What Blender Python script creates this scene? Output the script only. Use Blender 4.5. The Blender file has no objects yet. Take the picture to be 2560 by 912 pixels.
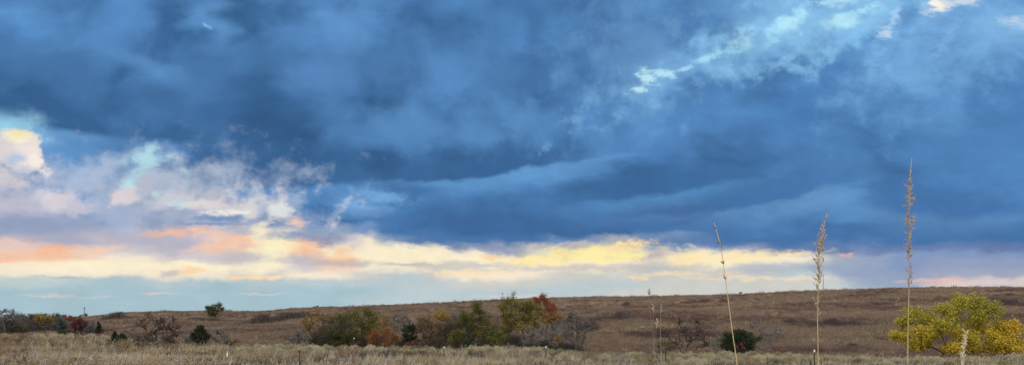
import bpy, math, random
import numpy as np
from mathutils import Vector

rng = np.random.RandomState(11)
SC = bpy.context.scene
COL = SC.collection
F = 1925.0                      # focal length in photo pixels
EYE = 1.6
EXPO = 0.0
K = 2.0 ** (-EXPO)

# ------------------------------------------------------------------ colour helpers
def lin(c):
    out = []
    for v in c:
        v = v / 255.0
        out.append(v / 12.92 if v <= 0.04045 else ((v + 0.055) / 1.055) ** 2.4)
    return out

def rgba(c, k=1.0):
    l = lin(c)
    return (l[0] * k, l[1] * k, l[2] * k, 1.0)

# ------------------------------------------------------------------ node helper
class NT:
    def __init__(self, tree):
        self.t = tree; self.n = tree.nodes; self.l = tree.links; self.clamp = True
    def new(self, typ, **kw):
        nd = self.n.new(typ)
        for k, v in kw.items():
            setattr(nd, k, v)
        return nd
    def link(self, a, b):
        self.l.new(a, b)
    def put(self, sock, v):
        if isinstance(v, bpy.types.NodeSocket):
            self.l.new(v, sock)
        else:
            sock.default_value = v
    def math(self, op, a, b=None, c=None, clamp=False):
        nd = self.new('ShaderNodeMath', operation=op, use_clamp=clamp)
        self.put(nd.inputs[0], a)
        if b is not None: self.put(nd.inputs[1], b)
        if c is not None: self.put(nd.inputs[2], c)
        return nd.outputs[0]
    def vmath(self, op, a, b=None):
        nd = self.new('ShaderNodeVectorMath', operation=op)
        self.put(nd.inputs[0], a)
        if b is not None: self.put(nd.inputs[1], b)
        return nd.outputs['Value'] if op in ('LENGTH', 'DOT_PRODUCT') else nd.outputs[0]
    def maprange(self, v, a, b, c=0.0, d=1.0, kind='LINEAR'):
        nd = self.new('ShaderNodeMapRange', interpolation_type=kind)
        nd.clamp = self.clamp      # (a clamped linear range becomes two nodes; the big sky tree does without)
        self.put(nd.inputs['Value'], v)
        self.put(nd.inputs['From Min'], a); self.put(nd.inputs['From Max'], b)
        self.put(nd.inputs['To Min'], c); self.put(nd.inputs['To Max'], d)
        return nd.outputs[0]
    def mix(self, fac, a, b, blend='MIX'):
        nd = self.new('ShaderNodeMix', data_type='RGBA', blend_type=blend)
        self.put(nd.inputs['Factor'], fac)
        self.put(nd.inputs[6], a); self.put(nd.inputs[7], b)
        return nd.outputs[2]
    def noise(self, vec, scale, detail=4.0, rough=0.55, dist=0.0):
        nd = self.new('ShaderNodeTexNoise')
        self.put(nd.inputs['Vector'], vec)
        nd.inputs['Scale'].default_value = scale
        nd.inputs['Detail'].default_value = detail
        nd.inputs['Roughness'].default_value = rough
        nd.inputs['Distortion'].default_value = dist
        return nd
    def comb(self, x, y, z=0.0):
        nd = self.new('ShaderNodeCombineXYZ')
        self.put(nd.inputs[0], x); self.put(nd.inputs[1], y); self.put(nd.inputs[2], z)
        return nd.outputs[0]

# ================================================================== SKY (world)
PAL = dict(A=(53,92,139), B=(60,103,153), C=(70,115,170), D=(80,129,186), E=(94,145,201), F=(116,165,216),
           G=(140,195,235), H=(186,234,246), l=(98,124,172), m=(120,150,195), n=(145,165,195), o=(165,174,195),
           p=(186,184,198), q=(208,200,204), r=(236,204,184), s=(249,190,150), t=(246,233,208), u=(251,239,206),
           v=(255,238,162), w=(206,206,200), x=(186,201,206), y=(165,192,203), z=(150,185,210))
# one line per elevation band (photo row, then 32 azimuth steps)
SKY_ROWS = [
 (0,   'CCCDDCCBCBCDCCDC' 'CCCCDDEEFEFFEGFE'),
 (50,  'EDCDCBEBBCEDCBBD' 'CDCCDDEFGFGFEFEG'),
 (100, 'CDDDBBDCBCEDBCCD' 'CDCCECDGFFEEEEEF'),
 (150, 'CBBDCBCDBCDBBCDD' 'CCCDFEFEDDDEEEED'),
 (200, 'AAABDEDCBDCBBDDD' 'CDCDFDDDCDDEEEDD'),
 (250, 'AAAABDDCACDABDCC' 'BCDEDDDCCDDEDEDD'),
 (300, 'GBAABCCBABDDCCCB' 'CCDDEDDDCCDDEEDD'),
 (345, 'GFCBABCBAACDCCCB' 'BBCDDDDCDDCCDDDD'),
 (390, 'mEEEmCBBBABABBAA' 'ABEDCCBBCDDCDDDD'),
 (430, 'nmEEnnmBAABAACCD' 'EECBBABCDDDCCDDD'),
 (470, 'nmmnnnnmCDDCBCDD' 'DDBBCCCCCCDCCCDD'),
 (510, 'oomnoopnmCCFDCCC' 'CCCCCCCBDEECCBCD'),
 (550, 'nnnmopopmmCCCBBB' 'BBCCCBCEDEEDCCCD'),
 (580, 'oooopprptnnmCCBB' 'BBBBCCCDDCCCCCCC'),
 (605, 'rppqpprsusptnCCC' 'CmntnmCCCCCCCCCC'),
 (625, 'rsrqqprrusuuuutp' 'uvvvonnpllllllll'),
 (645, 'ssrttqqqtpsuuuuu' 'vvvvtuuuutnnmmmm'),
 (665, 'tuuuuuutuqrttwwt' 'tuutwtuwxnnnmnnn'),
 (685, 'tttttttwwttwxwtt' 'twwwwwwwxxnnnooo'),
 (705, 'xxxyxxyyxxxxxxww' 'wwxxwwwwwwxnnrqq'),
 (730, 'yyyyyyyyyyyyxxxx' 'xxxwwwwwwwxxxqqq'),
 (765, 'yyyyyyyyyyyxxxxx' 'xxxxwwwwwwwxxxqq'),
]
def px_uv(px, py):              # photo pixel -> azimuth (rad), tan(elevation)
    X = (px - 1280.0) / F
    u = math.atan(X)
    return u, (790.0 - py) / F * math.cos(u)

SUN_AZ = math.radians(205)      # compass direction of the sun, behind the viewer and a little left
SUN_EL = math.radians(42)

def make_world():
    w = bpy.data.worlds.new('World'); SC.world = w
    w.use_nodes = True
    w.node_tree.nodes.clear()
    N = NT(w.node_tree); N.clamp = False
    geo = N.new('ShaderNodeTexCoord')
    d = geo.outputs['Generated']
    sep = N.new('ShaderNodeSeparateXYZ'); N.link(d, sep.inputs[0])
    x, y, z = sep.outputs
    u = N.math('ARCTAN2', x, y)
    hyp = N.math('SQRT', N.math('ADD', N.math('MULTIPLY', x, x), N.math('MULTIPLY', y, y)))
    v = N.math('DIVIDE', z, N.math('MAXIMUM', hyp, 0.02))
    # elevation made straight over azimuth, so that cloud bands can be given row by row
    vv = N.math('DIVIDE', v, N.math('COSINE', N.math('MINIMUM', N.math('MAXIMUM', u, -0.75), 0.75)))
    # warping
    uvw = N.comb(N.math('MULTIPLY', u, 1.0), N.math('MULTIPLY', vv, 1.9), 0.0)
    tilt = N.new('ShaderNodeMapping'); tilt.inputs['Rotation'].default_value = (0, 0, math.radians(-12))
    N.link(uvw, tilt.inputs['Vector'])
    # (only Fac outputs here: no implicit conversions, so the node compiler can take the tree in order)
    tilt2 = N.new('ShaderNodeMapping'); tilt2.inputs['Rotation'].default_value = (0, 0, math.radians(-12)); tilt2.inputs['Location'].default_value = (5.3, 2.1, 0.7)
    N.link(uvw, tilt2.inputs['Vector'])
    uvw2 = N.vmath('ADD', uvw, (3.7, 9.2, 1.4))
    def cn(vec, sc_, det, ro, di=0.0):
        return N.math('SUBTRACT', N.noise(vec, sc_, det, ro, di).outputs['Fac'], 0.5)
    hgt = N.maprange(vv, 0.06, 0.17, 0.35, 1.0, 'SMOOTHSTEP')
    w1x = N.math('MULTIPLY', N.math('MULTIPLY', cn(tilt.outputs[0], 11.0, 3.0, 0.5, 0.3), 0.12), hgt)
    w1y = N.math('MULTIPLY', N.math('MULTIPLY', cn(tilt2.outputs[0], 11.0, 3.0, 0.5, 0.3), 0.065), hgt)
    fine = N.maprange(vv, 0.10, 0.22, 1.0, 0.55, 'SMOOTHSTEP')
    w2x = N.math('MULTIPLY', N.math('MULTIPLY', cn(uvw, 38.0, 5.0, 0.6), 0.038), fine)
    w2y = N.math('MULTIPLY', N.math('MULTIPLY', cn(uvw2, 38.0, 5.0, 0.6), 0.016), fine)
    w2 = N.comb(w2x, w2y, 0.0)
    warp = N.vmath('ADD', N.comb(w1x, w1y, 0.0), w2)
    base = N.comb(u, vv, 0.0)
    wp = N.vmath('ADD', base, warp)
    sw = N.new('ShaderNodeSeparateXYZ'); N.link(wp, sw.inputs[0])
    U, V = sw.outputs[0], sw.outputs[1]
    # azimuth as a 0..1 position over the 32 columns (photo columns 40 .. 2520)
    tanU = N.math('TANGENT', N.math('MINIMUM', N.math('MAXIMUM', U, -0.7), 0.7))
    pos = N.maprange(tanU, (40 - 1280) / F, (2520 - 1280) / F)
    prev = None
    for i, (py, codes) in enumerate(SKY_ROWS):
        assert len(codes) == 32, (py, len(codes))
        rp = N.new('ShaderNodeValToRGB')
        cr = rp.color_ramp; cr.interpolation = 'CARDINAL' if py < 560 else ('EASE' if py < 700 else 'B_SPLINE')
        while len(cr.elements) < 32:
            cr.elements.new(0.5)
        for k in range(32):
            e = cr.elements[k]; e.position = k / 31.0
        for k in range(32):
            cr.elements[k].color = rgba(PAL[codes[k]], K)
        N.link(pos, rp.inputs[0])
        if prev is None:
            prev = rp.outputs[0]
        else:
            v0 = (790 - SKY_ROWS[i - 1][0]) / F; v1 = (790 - py) / F
            prev = N.mix(N.maprange(V, v0, v1, 0, 1, 'SMOOTHSTEP' if py > 560 else 'LINEAR'), prev, rp.outputs[0])
    col = prev
    # soft billows: darker and lighter folds of the deck
    nb = N.noise(tilt.outputs[0], 13.0, 5.0, 0.5, 0.8)
    fold = N.maprange(nb.outputs['Fac'], 0.3, 0.7, -1.0, 1.0)
    foldk = N.math('MULTIPLY_ADD', N.math('MULTIPLY', fold, hgt), 0.09, 1.0)
    # (Hue/Saturation keeps the link a plain colour link: the shader stack stays small)
    hv = N.new('ShaderNodeHueSaturation'); N.link(col, hv.inputs['Color']); N.link(foldk, hv.inputs['Value'])
    col = hv.outputs[0]
    # clouds with an edge of their own
    n3 = N.noise(uvw, 60.0, 8.0, 0.66)
    edge = N.math('SUBTRACT', n3.outputs['Fac'], 0.5)
    n4 = N.noise(uvw, 170.0, 5.0, 0.65)
    edge2 = N.math('SUBTRACT', n4.outputs['Fac'], 0.5)
    edge = N.math('MULTIPLY_ADD', edge2, 0.35, edge)
    edgeL = N.math('SUBTRACT', N.noise(uvw2, 21.0, 9.0, 0.60, 0.4).outputs['Fac'], 0.5)
    edgeP = N.math('SUBTRACT', N.noise(N.vmath('ADD', base, (7.3, 2.1, 5.3)), 13.0, 5.0, 0.50, 0.25).outputs['Fac'], 0.5)
    # (puffy edges: the same in both directions)
    edgeC = N.math('SUBTRACT', N.noise(N.vmath('ADD', base, (1.3, 4.1, 0.3)), 30.0, 9.0, 0.60, 0.15).outputs['Fac'], 0.5)
    basew = N.vmath('ADD', base, w2)
    def cloud(px, py, rx, ry, c, soft=0.5, rag=1.6, rot=0.0, op=1.0):
        nonlocal col
        mp = N.new('ShaderNodeMapping', vector_type='TEXTURE')
        mp.inputs['Location'].default_value = (math.atan((px - 1280) / F), (790 - py) / F, 0)
        mp.inputs['Rotation'].default_value = (0, 0, math.radians(rot))
        cu = math.cos(math.atan((px - 1280) / F)) ** 2
        mp.inputs['Scale'].default_value = (rx / F * cu, ry / F, 1)
        N.link(basew, mp.inputs['Vector'])
        ln = N.vmath('LENGTH', mp.outputs[0])
        f = N.math('MULTIPLY_ADD', edgeP if rag > 19 else (edgeL if rag < 0 else (edgeC if rag > 9 else edge)), -(abs(rag) if rag < 9 else (rag - 20.0 if rag > 19 else rag - 10.0)), ln)
        f = N.maprange(f, 1.1 + soft * 0.6, 0.95 - soft, 0.0, op, 'SMOOTHSTEP')
        col = N.mix(f, col, rgba(c, K))
    def shelf(px, py, rx, ry, c, rot=0.0, bend=0.0, sharp=0.12, op=1.0, under=None):
        """a dark cloud base: a clear lower rim, fading upward into the deck (py is the rim)"""
        nonlocal col
        mp = N.new('ShaderNodeMapping', vector_type='TEXTURE')
        mp.inputs['Location'].default_value = (math.atan((px - 1280) / F), (790 - py) / F, 0)
        mp.inputs['Rotation'].default_value = (0, 0, math.radians(rot))
        cu = math.cos(math.atan((px - 1280) / F)) ** 2
        mp.inputs['Scale'].default_value = (rx / F * cu, ry / F, 1)
        N.link(shelfw, mp.inputs['Vector'])
        ln = N.vmath('LENGTH', mp.outputs[0])
        sp = N.new('ShaderNodeSeparateXYZ'); N.link(mp.outputs[0], sp.inputs[0])
        yy = N.math('MULTIPLY_ADD', N.math('MULTIPLY', sp.outputs[0], sp.outputs[0]), -bend, sp.outputs[1])
        f = N.math('MULTIPLY', N.maprange(ln, 1.15, 0.15, 0.0, op, 'SMOOTHSTEP'), N.maprange(yy, -sharp, sharp * 1.6, 0.0, 1.0, 'SMOOTHSTEP'))
        col = N.mix(f, col, rgba(c, K))
        if under:                        # thinner cloud glowing just below the rim
            g = N.math('MULTIPLY', N.maprange(yy, -0.75, 0.0, 0.0, 1.0, 'SMOOTHSTEP'), N.maprange(yy, sharp, -sharp, 0.0, 1.0, 'SMOOTHSTEP'))
            g = N.math('MULTIPLY', g, N.maprange(ln, 1.05, 0.3, 0.0, 0.75, 'SMOOTHSTEP'))
            col = N.mix(g, col, rgba(under, K))
    w3 = N.comb(N.math('MULTIPLY', w1x, 0.5), N.math('MULTIPLY', w1y, 0.45), 0.0)
    shelfw = N.vmath('ADD', basew, w3)
    for a in SHELVES:
        shelf(*a)
    for i, a in enumerate(CLOUDS):
        if i % 10 == 0:                 # tie each batch to the one before: keeps the shader stack small
            tie = N.new('ShaderNodeVectorMath', operation='MULTIPLY_ADD')
            N.link(col, tie.inputs[0]); tie.inputs[1].default_value = (1e-9, 1e-9, 1e-9); N.link(basew, tie.inputs[2])
            basew = tie.outputs[0]
        cloud(*a)
    # fine billow over everything
    fb = N.math('MULTIPLY_ADD', edgeC, 0.26, N.math('MULTIPLY_ADD', edgeP, 0.40, 1.0))
    hv2 = N.new('ShaderNodeHueSaturation'); N.link(col, hv2.inputs['Color'])
    N.link(N.math('MULTIPLY_ADD', N.math('SUBTRACT', fb, 1.0), hgt, N.math('MULTIPLY_ADD', edge, 0.13, 1.0)), hv2.inputs['Value'])
    hv2.inputs['Saturation'].default_value = 0.99; hv2.inputs['Hue'].default_value = 0.497
    col = hv2.outputs[0]
    # the rest of the sky: the part above and behind the viewer, thin bright overcast over clear air
    sky = N.new('ShaderNodeTexSky', sky_type='NISHITA')
    sky.sun_disc = False
    sky.sun_elevation = SUN_EL; sky.sun_rotation = SUN_AZ
    sky.altitude = 350
    nsk = N.new('ShaderNodeBackground'); N.link(sky.outputs[0], nsk.inputs[0]); nsk.inputs[1].default_value = 0.1
    no = N.noise(d, 2.2, 5.0, 0.55)
    ov = N.mix(N.maprange(no.outputs['Fac'], 0.35, 0.65), (0.42 * K, 0.45 * K, 0.50 * K, 1), (1.0 * K, 0.97 * K, 0.92 * K, 1))
    ovb = N.new('ShaderNodeBackground'); N.link(ov, ovb.inputs[0]); ovb.inputs[1].default_value = OVERCAST
    m1 = N.new('ShaderNodeMixShader'); m1.inputs[0].default_value = 0.7
    N.link(nsk.outputs[0], m1.inputs[1]); N.link(ovb.outputs[0], m1.inputs[2])
    bg = N.new('ShaderNodeBackground'); N.link(col, bg.inputs[0]); bg.inputs[1].default_value = 1.0
    au = N.math('ABSOLUTE', u)
    mu = N.maprange(au, 0.72, 1.15, 0, 1, 'SMOOTHSTEP')
    mv = N.maprange(vv, 0.46, 0.85, 0, 1, 'SMOOTHSTEP')
    mm = N.math('MAXIMUM', mu, mv)
    m2 = N.new('ShaderNodeMixShader'); N.link(mm, m2.inputs[0])
    N.link(bg.outputs[0], m2.inputs[1]); N.link(m1.outputs[0], m2.inputs[2])
    out = N.new('ShaderNodeOutputWorld'); N.link(m2.outputs[0], out.inputs[0])
    w.cycles.sampling_method = 'MANUAL'; w.cycles.sample_map_resolution = 512

OVERCAST = 2.0
SHELVES = [
 (190, 322, 400, 120, (57,99,150), -12, 0.1, 0.10, 1.0, (108,160,215)),
 (560, 452, 150, 60, (64,108,164), -14, 0.1, 0.2, 0.8),
 (745, 468, 270, 100, (57,99,149), -1, 0.2, 0.10, 1.0, (92,142,198)),
 (1230, 434, 370, 95, (57,99,149), 7, 0.12, 0.06, 1.0, (98,152,208)),
 (1020, 492, 150, 45, (64,106,160), 2, 0.1, 0.25, 0.8),
 (1650, 486, 330, 90, (61,105,158), 9, 0.12, 0.10, 1.0, (88,140,195)),
 (1900, 516, 270, 80, (68,114,170), 14, 0.1, 0.08, 1.0, (106,152,202)),
 (1680, 538, 190, 38, (72,106,158), 1, 0.1, 0.2, 0.8, (98,134,182)),
 (2330, 542, 300, 90, (70,117,176), -4, 0.3, 0.18, 0.9, (98,142,194)),
 (1200, 580, 300, 60, (68,106,162), -1, 0.1, 0.4, 0.6),
 (1130, 622, 260, 40, (84,122,172), -5, 0.1, 0.2, 0.8),
 (1750, 622, 320, 34, (84,120,172), -2, 0.1, 0.25, 0.8),
 (400, 165, 150, 70, (62,106,160), -20, 0.3, 0.3, 0.8, (98,148,208)),
 (1620, 300, 260, 60, (82,130,184), 14, 0.2, 0.4, 0.5),
 (2100, 260, 320, 90, (76,128,188), 22, 0.2, 0.5, 0.6),
]
CLOUDS = [
 (370, 468, 350, 84, (178,190,212), 0.9, 15.0, 0, 0.8),
 (560, 520, 200, 44, (214,210,216), 0.8, 15.5, 0, 0.75),
 (520, 545, 260, 20, (120,148,190), 0.9, -5.5, 0, 0.6),
 (1960, 60, 380, 80, (136,190,232), 1.0, 15.0, 22, 0.7),
 (2340, 100, 260, 130, (124,176,226), 1.0, 14.5, 30, 0.6),
 (1560, 130, 160, 130, (104,150,198), 1.0, 14.5, 60, 0.55),
 (1800, 110, 280, 80, (74,114,164), 0.9, 15.5, 22, 0.45),
 (880, 110, 330, 130, (92,142,200), 0.9, 25.5, -30, 0.6),
 (260, 110, 280, 120, (90,141,200), 0.9, 25.5, -40, 0.6),
 (520, 280, 460, 120, (52,91,138), 0.9, 25.0, -8, 0.5),
 (1050, 200, 320, 130, (54,93,141), 0.9, 25.5, 0, 0.35),
 (1130, 320, 240, 60, (90,140,196), 0.9, 25.0, 0, 0.65),
 (1110, 190, 90, 60, (92,142,200), 0.9, 24.0, 40, 0.5),
 (800, 200, 90, 40, (90,138,196), 0.9, 24.0, 0, 0.5),
 (2150, 360, 420, 110, (68,114,170), 0.9, 25.5, 15, 0.35),
 (1700, 560, 700, 50, (66,106,160), 0.9, 25.5, 2, 0.45),
 # left cumulus tower against the clear gap
 (20, 318, 80, 34, (156,208,234), 0.9, 11.5),
 (10, 372, 72, 46, (222,216,216), 0.30, 13.2),
 (48, 400, 58, 44, (224,216,214), 0.25, 13.2),
 (70, 392, 36, 36, (232,222,216), 0.25, 13.0),
 (20, 440, 60, 36, (206,202,212), 0.5, 13.0),
 (40, 335, 48, 18, (248,238,206), 0.4, 12.4),
 (52, 333, 24, 9, (252,232,156), 0.8, 12.0),
 (30, 400, 24, 20, (182,196,220), 0.8, 13.0),
 (60, 425, 20, 14, (190,200,220), 0.8, 13.0),
 (86, 402, 18, 16, (244,232,222), 0.5, 13.5),
 # lilac bank below it
 (60, 512, 150, 34, (190,190,208), 0.6, 13.0, -6),
 (150, 502, 46, 24, (208,203,211), 0.5, 13.2, -15),
 (190, 520, 40, 22, (196,192,206), 0.6, 13.2, -25),
 (60, 560, 200, 26, (148,158,191), 0.9, 1.4, -2),
 (300, 530, 70, 40, (160,174,202), 0.9, 12.6),
 # turquoise gap
 (352, 420, 30, 52, (176,216,228), 0.9, 14.4, -25, 0.85),
 (388, 398, 36, 16, (176,216,228), 0.9, 14.6, 15, 0.85),
 (318, 470, 16, 20, (182,226,236), 0.8, 13.8, -20),
 (312, 492, 42, 24, (214,206,210), 0.4, 13.2, 15),
 (366, 462, 28, 36, (180,187,206), 0.7, 13.6),
 (466, 427, 13, 16, (180,214,226), 0.9, 14.6, 0, 0.7),
 (396, 486, 14, 9, (205,224,230), 0.9, 14.4, 20, 0.7),
 (458, 512, 24, 9, (196,224,232), 0.9, 14.6, 0, 0.75),
 (540, 515, 60, 18, (218,211,213), 0.6, 14.2),
 (600, 520, 36, 28, (214,211,213), 0.5, 13.8),
 (560, 535, 46, 7, (236,234,226), 0.8, 5.0, 4),
 (500, 505, 26, 9, (224,218,216), 0.8, 4.5),
 (700, 525, 36, 14, (218,222,222), 0.7, 14.2, 25),
 (735, 502, 24, 16, (150,172,202), 0.9, 4.0),
 (545, 545, 60, 7, (116,144,190), 0.8, 2.5),
 (520, 558, 90, 4, (132,150,188), 0.8, 2.5),
 (690, 562, 34, 16, (116,144,190), 0.9, 3.0),
 # coral lit cloud
 (430,582,62,11,(247,190,156),0.95,3.42,4,0.85),
 (490,576,26,11,(246,194,162),0.95,3.42,20,0.85),
 (60,640,105,17,(243,201,174),0.95,2.28,-4,0.85),
 (30,612,70,14,(226,202,196),0.95,2.28,0.0,0.85),
 (150,600,130,10,(172,170,192),0.95,1.9,-4,0.85),
 (330,596,130,12,(184,178,196),0.95,1.9,-3,0.85),
 (245,625,60,9,(240,206,182),0.95,3.04,8,0.85),
 (540,620,70,12,(240,196,172),0.95,3.04,4,0.85),
 (600,602,42,22,(242,202,176),0.95,3.42,0.0,0.85),
 (450,612,70,12,(180,176,194),0.95,2.28,10,0.85),
 (740,553,24,12,(246,206,182),0.95,3.04,-10,0.85),
 (655,575,34,16,(246,238,206),0.95,3.6,40,0.85),
 (690,612,55,28,(253,243,196),0.95,2.6599999999999997,0.0,0.85),
 (775,618,42,26,(248,211,172),0.95,3.04,0.0,0.85),
 (822,598,34,16,(142,146,178),0.95,3.42,0.0,0.85),
 (740,590,70,10,(120,144,188),0.95,2.28,0.0,0.85),
 (862,629,26,9,(246,204,166),0.95,2.6599999999999997,0.0,0.85),
 (600,644,72,11,(196,190,192),0.95,2.6599999999999997,-2,0.85),
 (850,657,105,9,(190,184,186),0.95,2.6599999999999997,-3,0.85),
 (760,650,50,10,(198,190,192),0.95,3.04,0.0,0.85),
 # row of small cumulus on the blue-grey base
 (470, 678, 42, 11, (246,216,172), 0.7, 2.4, 10),
 (425, 682, 24, 8, (205,200,194), 0.7, 2.2),
 (640, 688, 26, 8, (250,222,180), 0.7, 2.4),
 (690, 694, 34, 8, (250,222,182), 0.7, 2.4),
 (590, 692, 20, 6, (248,216,180), 0.7, 2.4),
 (1040, 660, 80, 5, (200,194,186), 0.8, 1.6),
 # yellow opening under the deck
 (1500,637,130,18,(254,240,172),1.0,3.0,4,0.75),
 (1340,650,90,9,(255,234,176),0.95,2.6599999999999997,0.0,0.85),
 (1230,642,26,8,(250,214,166),0.95,2.6599999999999997,0.0,0.85),
 (1570,612,60,9,(250,222,170),0.95,3.6,6,0.85),
 (1640,636,42,12,(176,168,176),0.95,3.6,12,0.85),
 (1440,612,40,8,(200,186,182),0.95,3.6,4,0.85),
 (1720,648,60,22,(253,232,174),0.95,2.6599999999999997,0.0,0.85),
 (1850,640,110,12,(252,232,180),0.95,2.28,5,0.85),
 (1960,640,90,5,(252,232,184),0.95,2.28,8,0.85),
 (1470,669,260,8,(202,196,190),0.95,2.28,1,0.85),
 (1200,660,120,6,(205,200,192),0.95,2.28,-2,0.85),
 (1640,672,110,8,(194,192,192),0.95,2.28,0.0,0.85),
 (1950,668,170,15,(180,186,196),0.95,2.28,5,0.85),
 (1160,682,90,8,(250,224,182),0.95,3.04,-2,0.85),
 (1590,694,24,6,(250,220,172),0.95,3.04,0.0,0.85),
 (1700,684,110,5,(244,220,182),0.95,3.04,1,0.85),
 (1900,695,200,5,(238,220,192),0.95,2.28,0.0,0.85),
 (2110,660,60,26,(160,172,190),0.95,1.52,0.0,0.85),
 (2117,634,18,6,(250,186,152),0.95,3.6,15,0.85),
 (2345,698,95,5,(248,198,172),0.95,1.9,4,0.85),
 (2520,702,90,8,(226,206,200),0.95,1.9,0.0,0.85),
 # bright breaks high on the right
 (1740, 150, 250, 40, (128,180,228), 1.0, 14.6, 27, 0.6),
 (2050, 60, 240, 70, (138,194,236), 1.0, 16.0, 20, 0.65),
 (1595, 226, 20, 8, (190,230,244), 0.9, 4.5, 10),
 (1618, 194, 24, 20, (186,230,246), 0.6, 3.6),
 (1664, 186, 24, 8, (176,222,244), 0.8, 4.5),
 (1716, 172, 14, 6, (160,210,240), 0.8, 4.5, 30),
 (1785, 138, 40, 10, (164,214,242), 0.9, 14.6, 20),
 (1856, 108, 28, 28, (178,226,245), 0.8, 14.2, -20),
 (1840, 128, 40, 8, (150,206,240), 0.9, 5.0, 20),
 (1968, 64, 46, 20, (174,224,245), 0.8, 14.6, 35),
 (1935, 100, 30, 10, (150,204,238), 0.9, 5.0, 35),
 (2105, 52, 64, 14, (178,228,245), 0.8, 14.6, 18),
 (2150, 30, 50, 9, (168,218,243), 0.9, 5.0, 30),
 (2210, 82, 20, 12, (186,212,236), 0.9, 4.5, 30),
 (2240, 45, 10, 26, (160,200,236), 0.9, 4.5, -10),
 (2120, 0, 90, 10, (170,214,242), 0.9, 5.0, 10),
 (2356, 10, 40, 16, (222,226,230), 0.9, 4.0, 30),
 (2345, 10, 12, 12, (255,248,236), 0.7, 3.0, 30),
 (2400, 4, 40, 10, (205,215,228), 0.9, 4.0),
 (2536, 52, 36, 13, (188,206,230), 0.9, 4.0),
 (2180, 150, 14, 60, (120,172,222), 1.0, 4.5, -12, 0.7),
 (2370, 90, 16, 60, (128,180,228), 1.0, 4.5, -20, 0.7),
 # veils of rain at the right
 (2160, 680, 60, 60, (150,162,190), 1.0, 0.6, -4, 0.7),
 (2290, 665, 90, 40, (142,152,186), 1.0, 0.6, 0, 0.6),
 (2460, 660, 140, 30, (150,156,188), 1.0, 0.8, 0, 0.7),
 # other soft accents in the deck
 (521, 63, 12, 4, (120,185,235), 0.8, 1.6, -35),
 (955, 490, 62, 16, (112,162,215), 0.9, 2.2, -8),
 (1330, 440, 110, 8, (96,148,202), 0.9, 1.0, 12, 0.6),
 (60, 60, 60, 16, (88,146,206), 1.0, 1.4, -50, 0.6),
 (2030, 508, 120, 22, (104,150,200), 1.0, 0.8, 18, 0.7),
 # faint streaks low down
 (120, 739, 60, 3, (205,200,200), 0.9, 1.6), (230, 742, 50, 2.5, (200,200,200), 0.9, 1.6),
 (400, 732, 40, 3, (215,200,196), 0.9, 1.6), (660, 734, 50, 3, (200,204,204), 0.9, 1.6),
 (1290, 742, 90, 4, (212,208,204), 0.9, 1.6), (170, 692, 60, 4, (176,192,196), 0.9, 1.4),
 (60, 705, 120, 6, (188,206,204), 0.9, 1.2),
]

# ================================================================== TERRAIN
_px   = [-200,   0,  150,  250,  330,  413,  500,  760, 1000, 1280, 1500, 1700, 1900, 2250, 2560, 2900]
_de   = [ 140, 137,  134,  128,  104,   88,   80,   79,   81,   80,   68,   66,   65,   61,   62,   62]
_zg   = [-3.1,-3.1, -3.1, -3.2, -3.6, -3.9, -4.1, -4.4, -4.5, -4.4, -3.9, -3.7, -3.6, -3.4, -3.4, -3.4]
_sx   = [-300,   0,  180,  230,  300,  400,  520,  650,  735,  900, 1100, 1250, 1500, 1800, 2000, 2100, 2250, 2400, 2560, 2900]
_sy   = [ 799, 798,  797,  791,  782,  778.5,778.5,778.5,772,  766,  757,  750,  743.5,737.5, 730,  726,  722,  719,  720,  722]
_rx   = [-200,   0,  230,  400,  640,  780, 1100, 1500, 2560, 2900]
_rd   = [ 420, 420,  330,  360,  350,  330,  310,  300,  275,  270]

def hills(X, Y):
    X = np.asarray(X, float); Y = np.asarray(Y, float)
    a = np.arctan2(X, Y)
    ac = np.clip(a, -0.74, 0.74)
    D = np.hypot(X, Y) * np.cos(ac)
    P_ = 1280 + F * np.tan(ac)
    de = np.interp(P_, _px, _de); zg = np.interp(P_, _px, _zg)
    sy = np.interp(P_, _sx, _sy); dr = np.interp(P_, _rx, _rd)
    zr = EYE + (790 - sy) / F * dr
    z = np.interp(D, [0, 6, 45, 60, 5000], [0, -0.05, -1.9, -2.2, -2.2])
    z = z + 0.10 * np.sin(X * 0.21 + 1.0) * np.sin(D * 0.17) * np.clip((D - 20) / 20, 0, 1)
    g = np.clip((D - de) / 24.0, 0, 1); g = g * g * (3 - 2 * g)
    z = z * (1 - g) + zg * g
    dg = de + 32
    t = np.clip((D - dg) / (dr - dg), 0, 1)
    f = 0.55 * t + 0.45 * np.sin(t * math.pi / 2)
    zh = zg + (zr - zg) * f
    bump = (np.sin(X * 0.060 + 0.8 * np.sin(Y * 0.031)) * np.sin(Y * 0.047 + 0.5) * 0.85
            + np.sin(X * 0.13 + Y * 0.05) * np.sin(Y * 0.11 - X * 0.04) * 0.22)
    zh = zh + bump * np.clip(4 * t * (1 - t), 0, 1)
    z = np.where(D > dg, zh, z)
    far = np.clip(D - dr, 0, None)
    z = np.where(D > dr, np.maximum(zr - far * 0.045 - far ** 2 * 2e-4, -3.0), z)
    return z

def gz(x, y):
    return float(hills(np.array([x]), np.array([y]))[0])

def at(px, D, py=None):                     # a photo column at a distance -> point (on the ground when no row is given)
    x = (px - 1280) / F * D
    if py is None:
        return np.array([x, D, gz(x, D)])
    return np.array([x, D, EYE + (790 - py) / F * D])

def hit(px, py):                            # where the sight line of a photo point meets the ground
    Ds = np.arange(30, 430, 0.5)
    xs = (px - 1280) / F * Ds
    zs = EYE + (790 - py) / F * Ds
    h = hills(xs, Ds)
    de = np.interp(px, _px, _de)
    ok = (h >= zs) & (Ds > de + 5)
    i = np.argmax(ok) if ok.any() else len(Ds) - 200
    return np.array([xs[i], Ds[i], h[i]])

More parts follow.
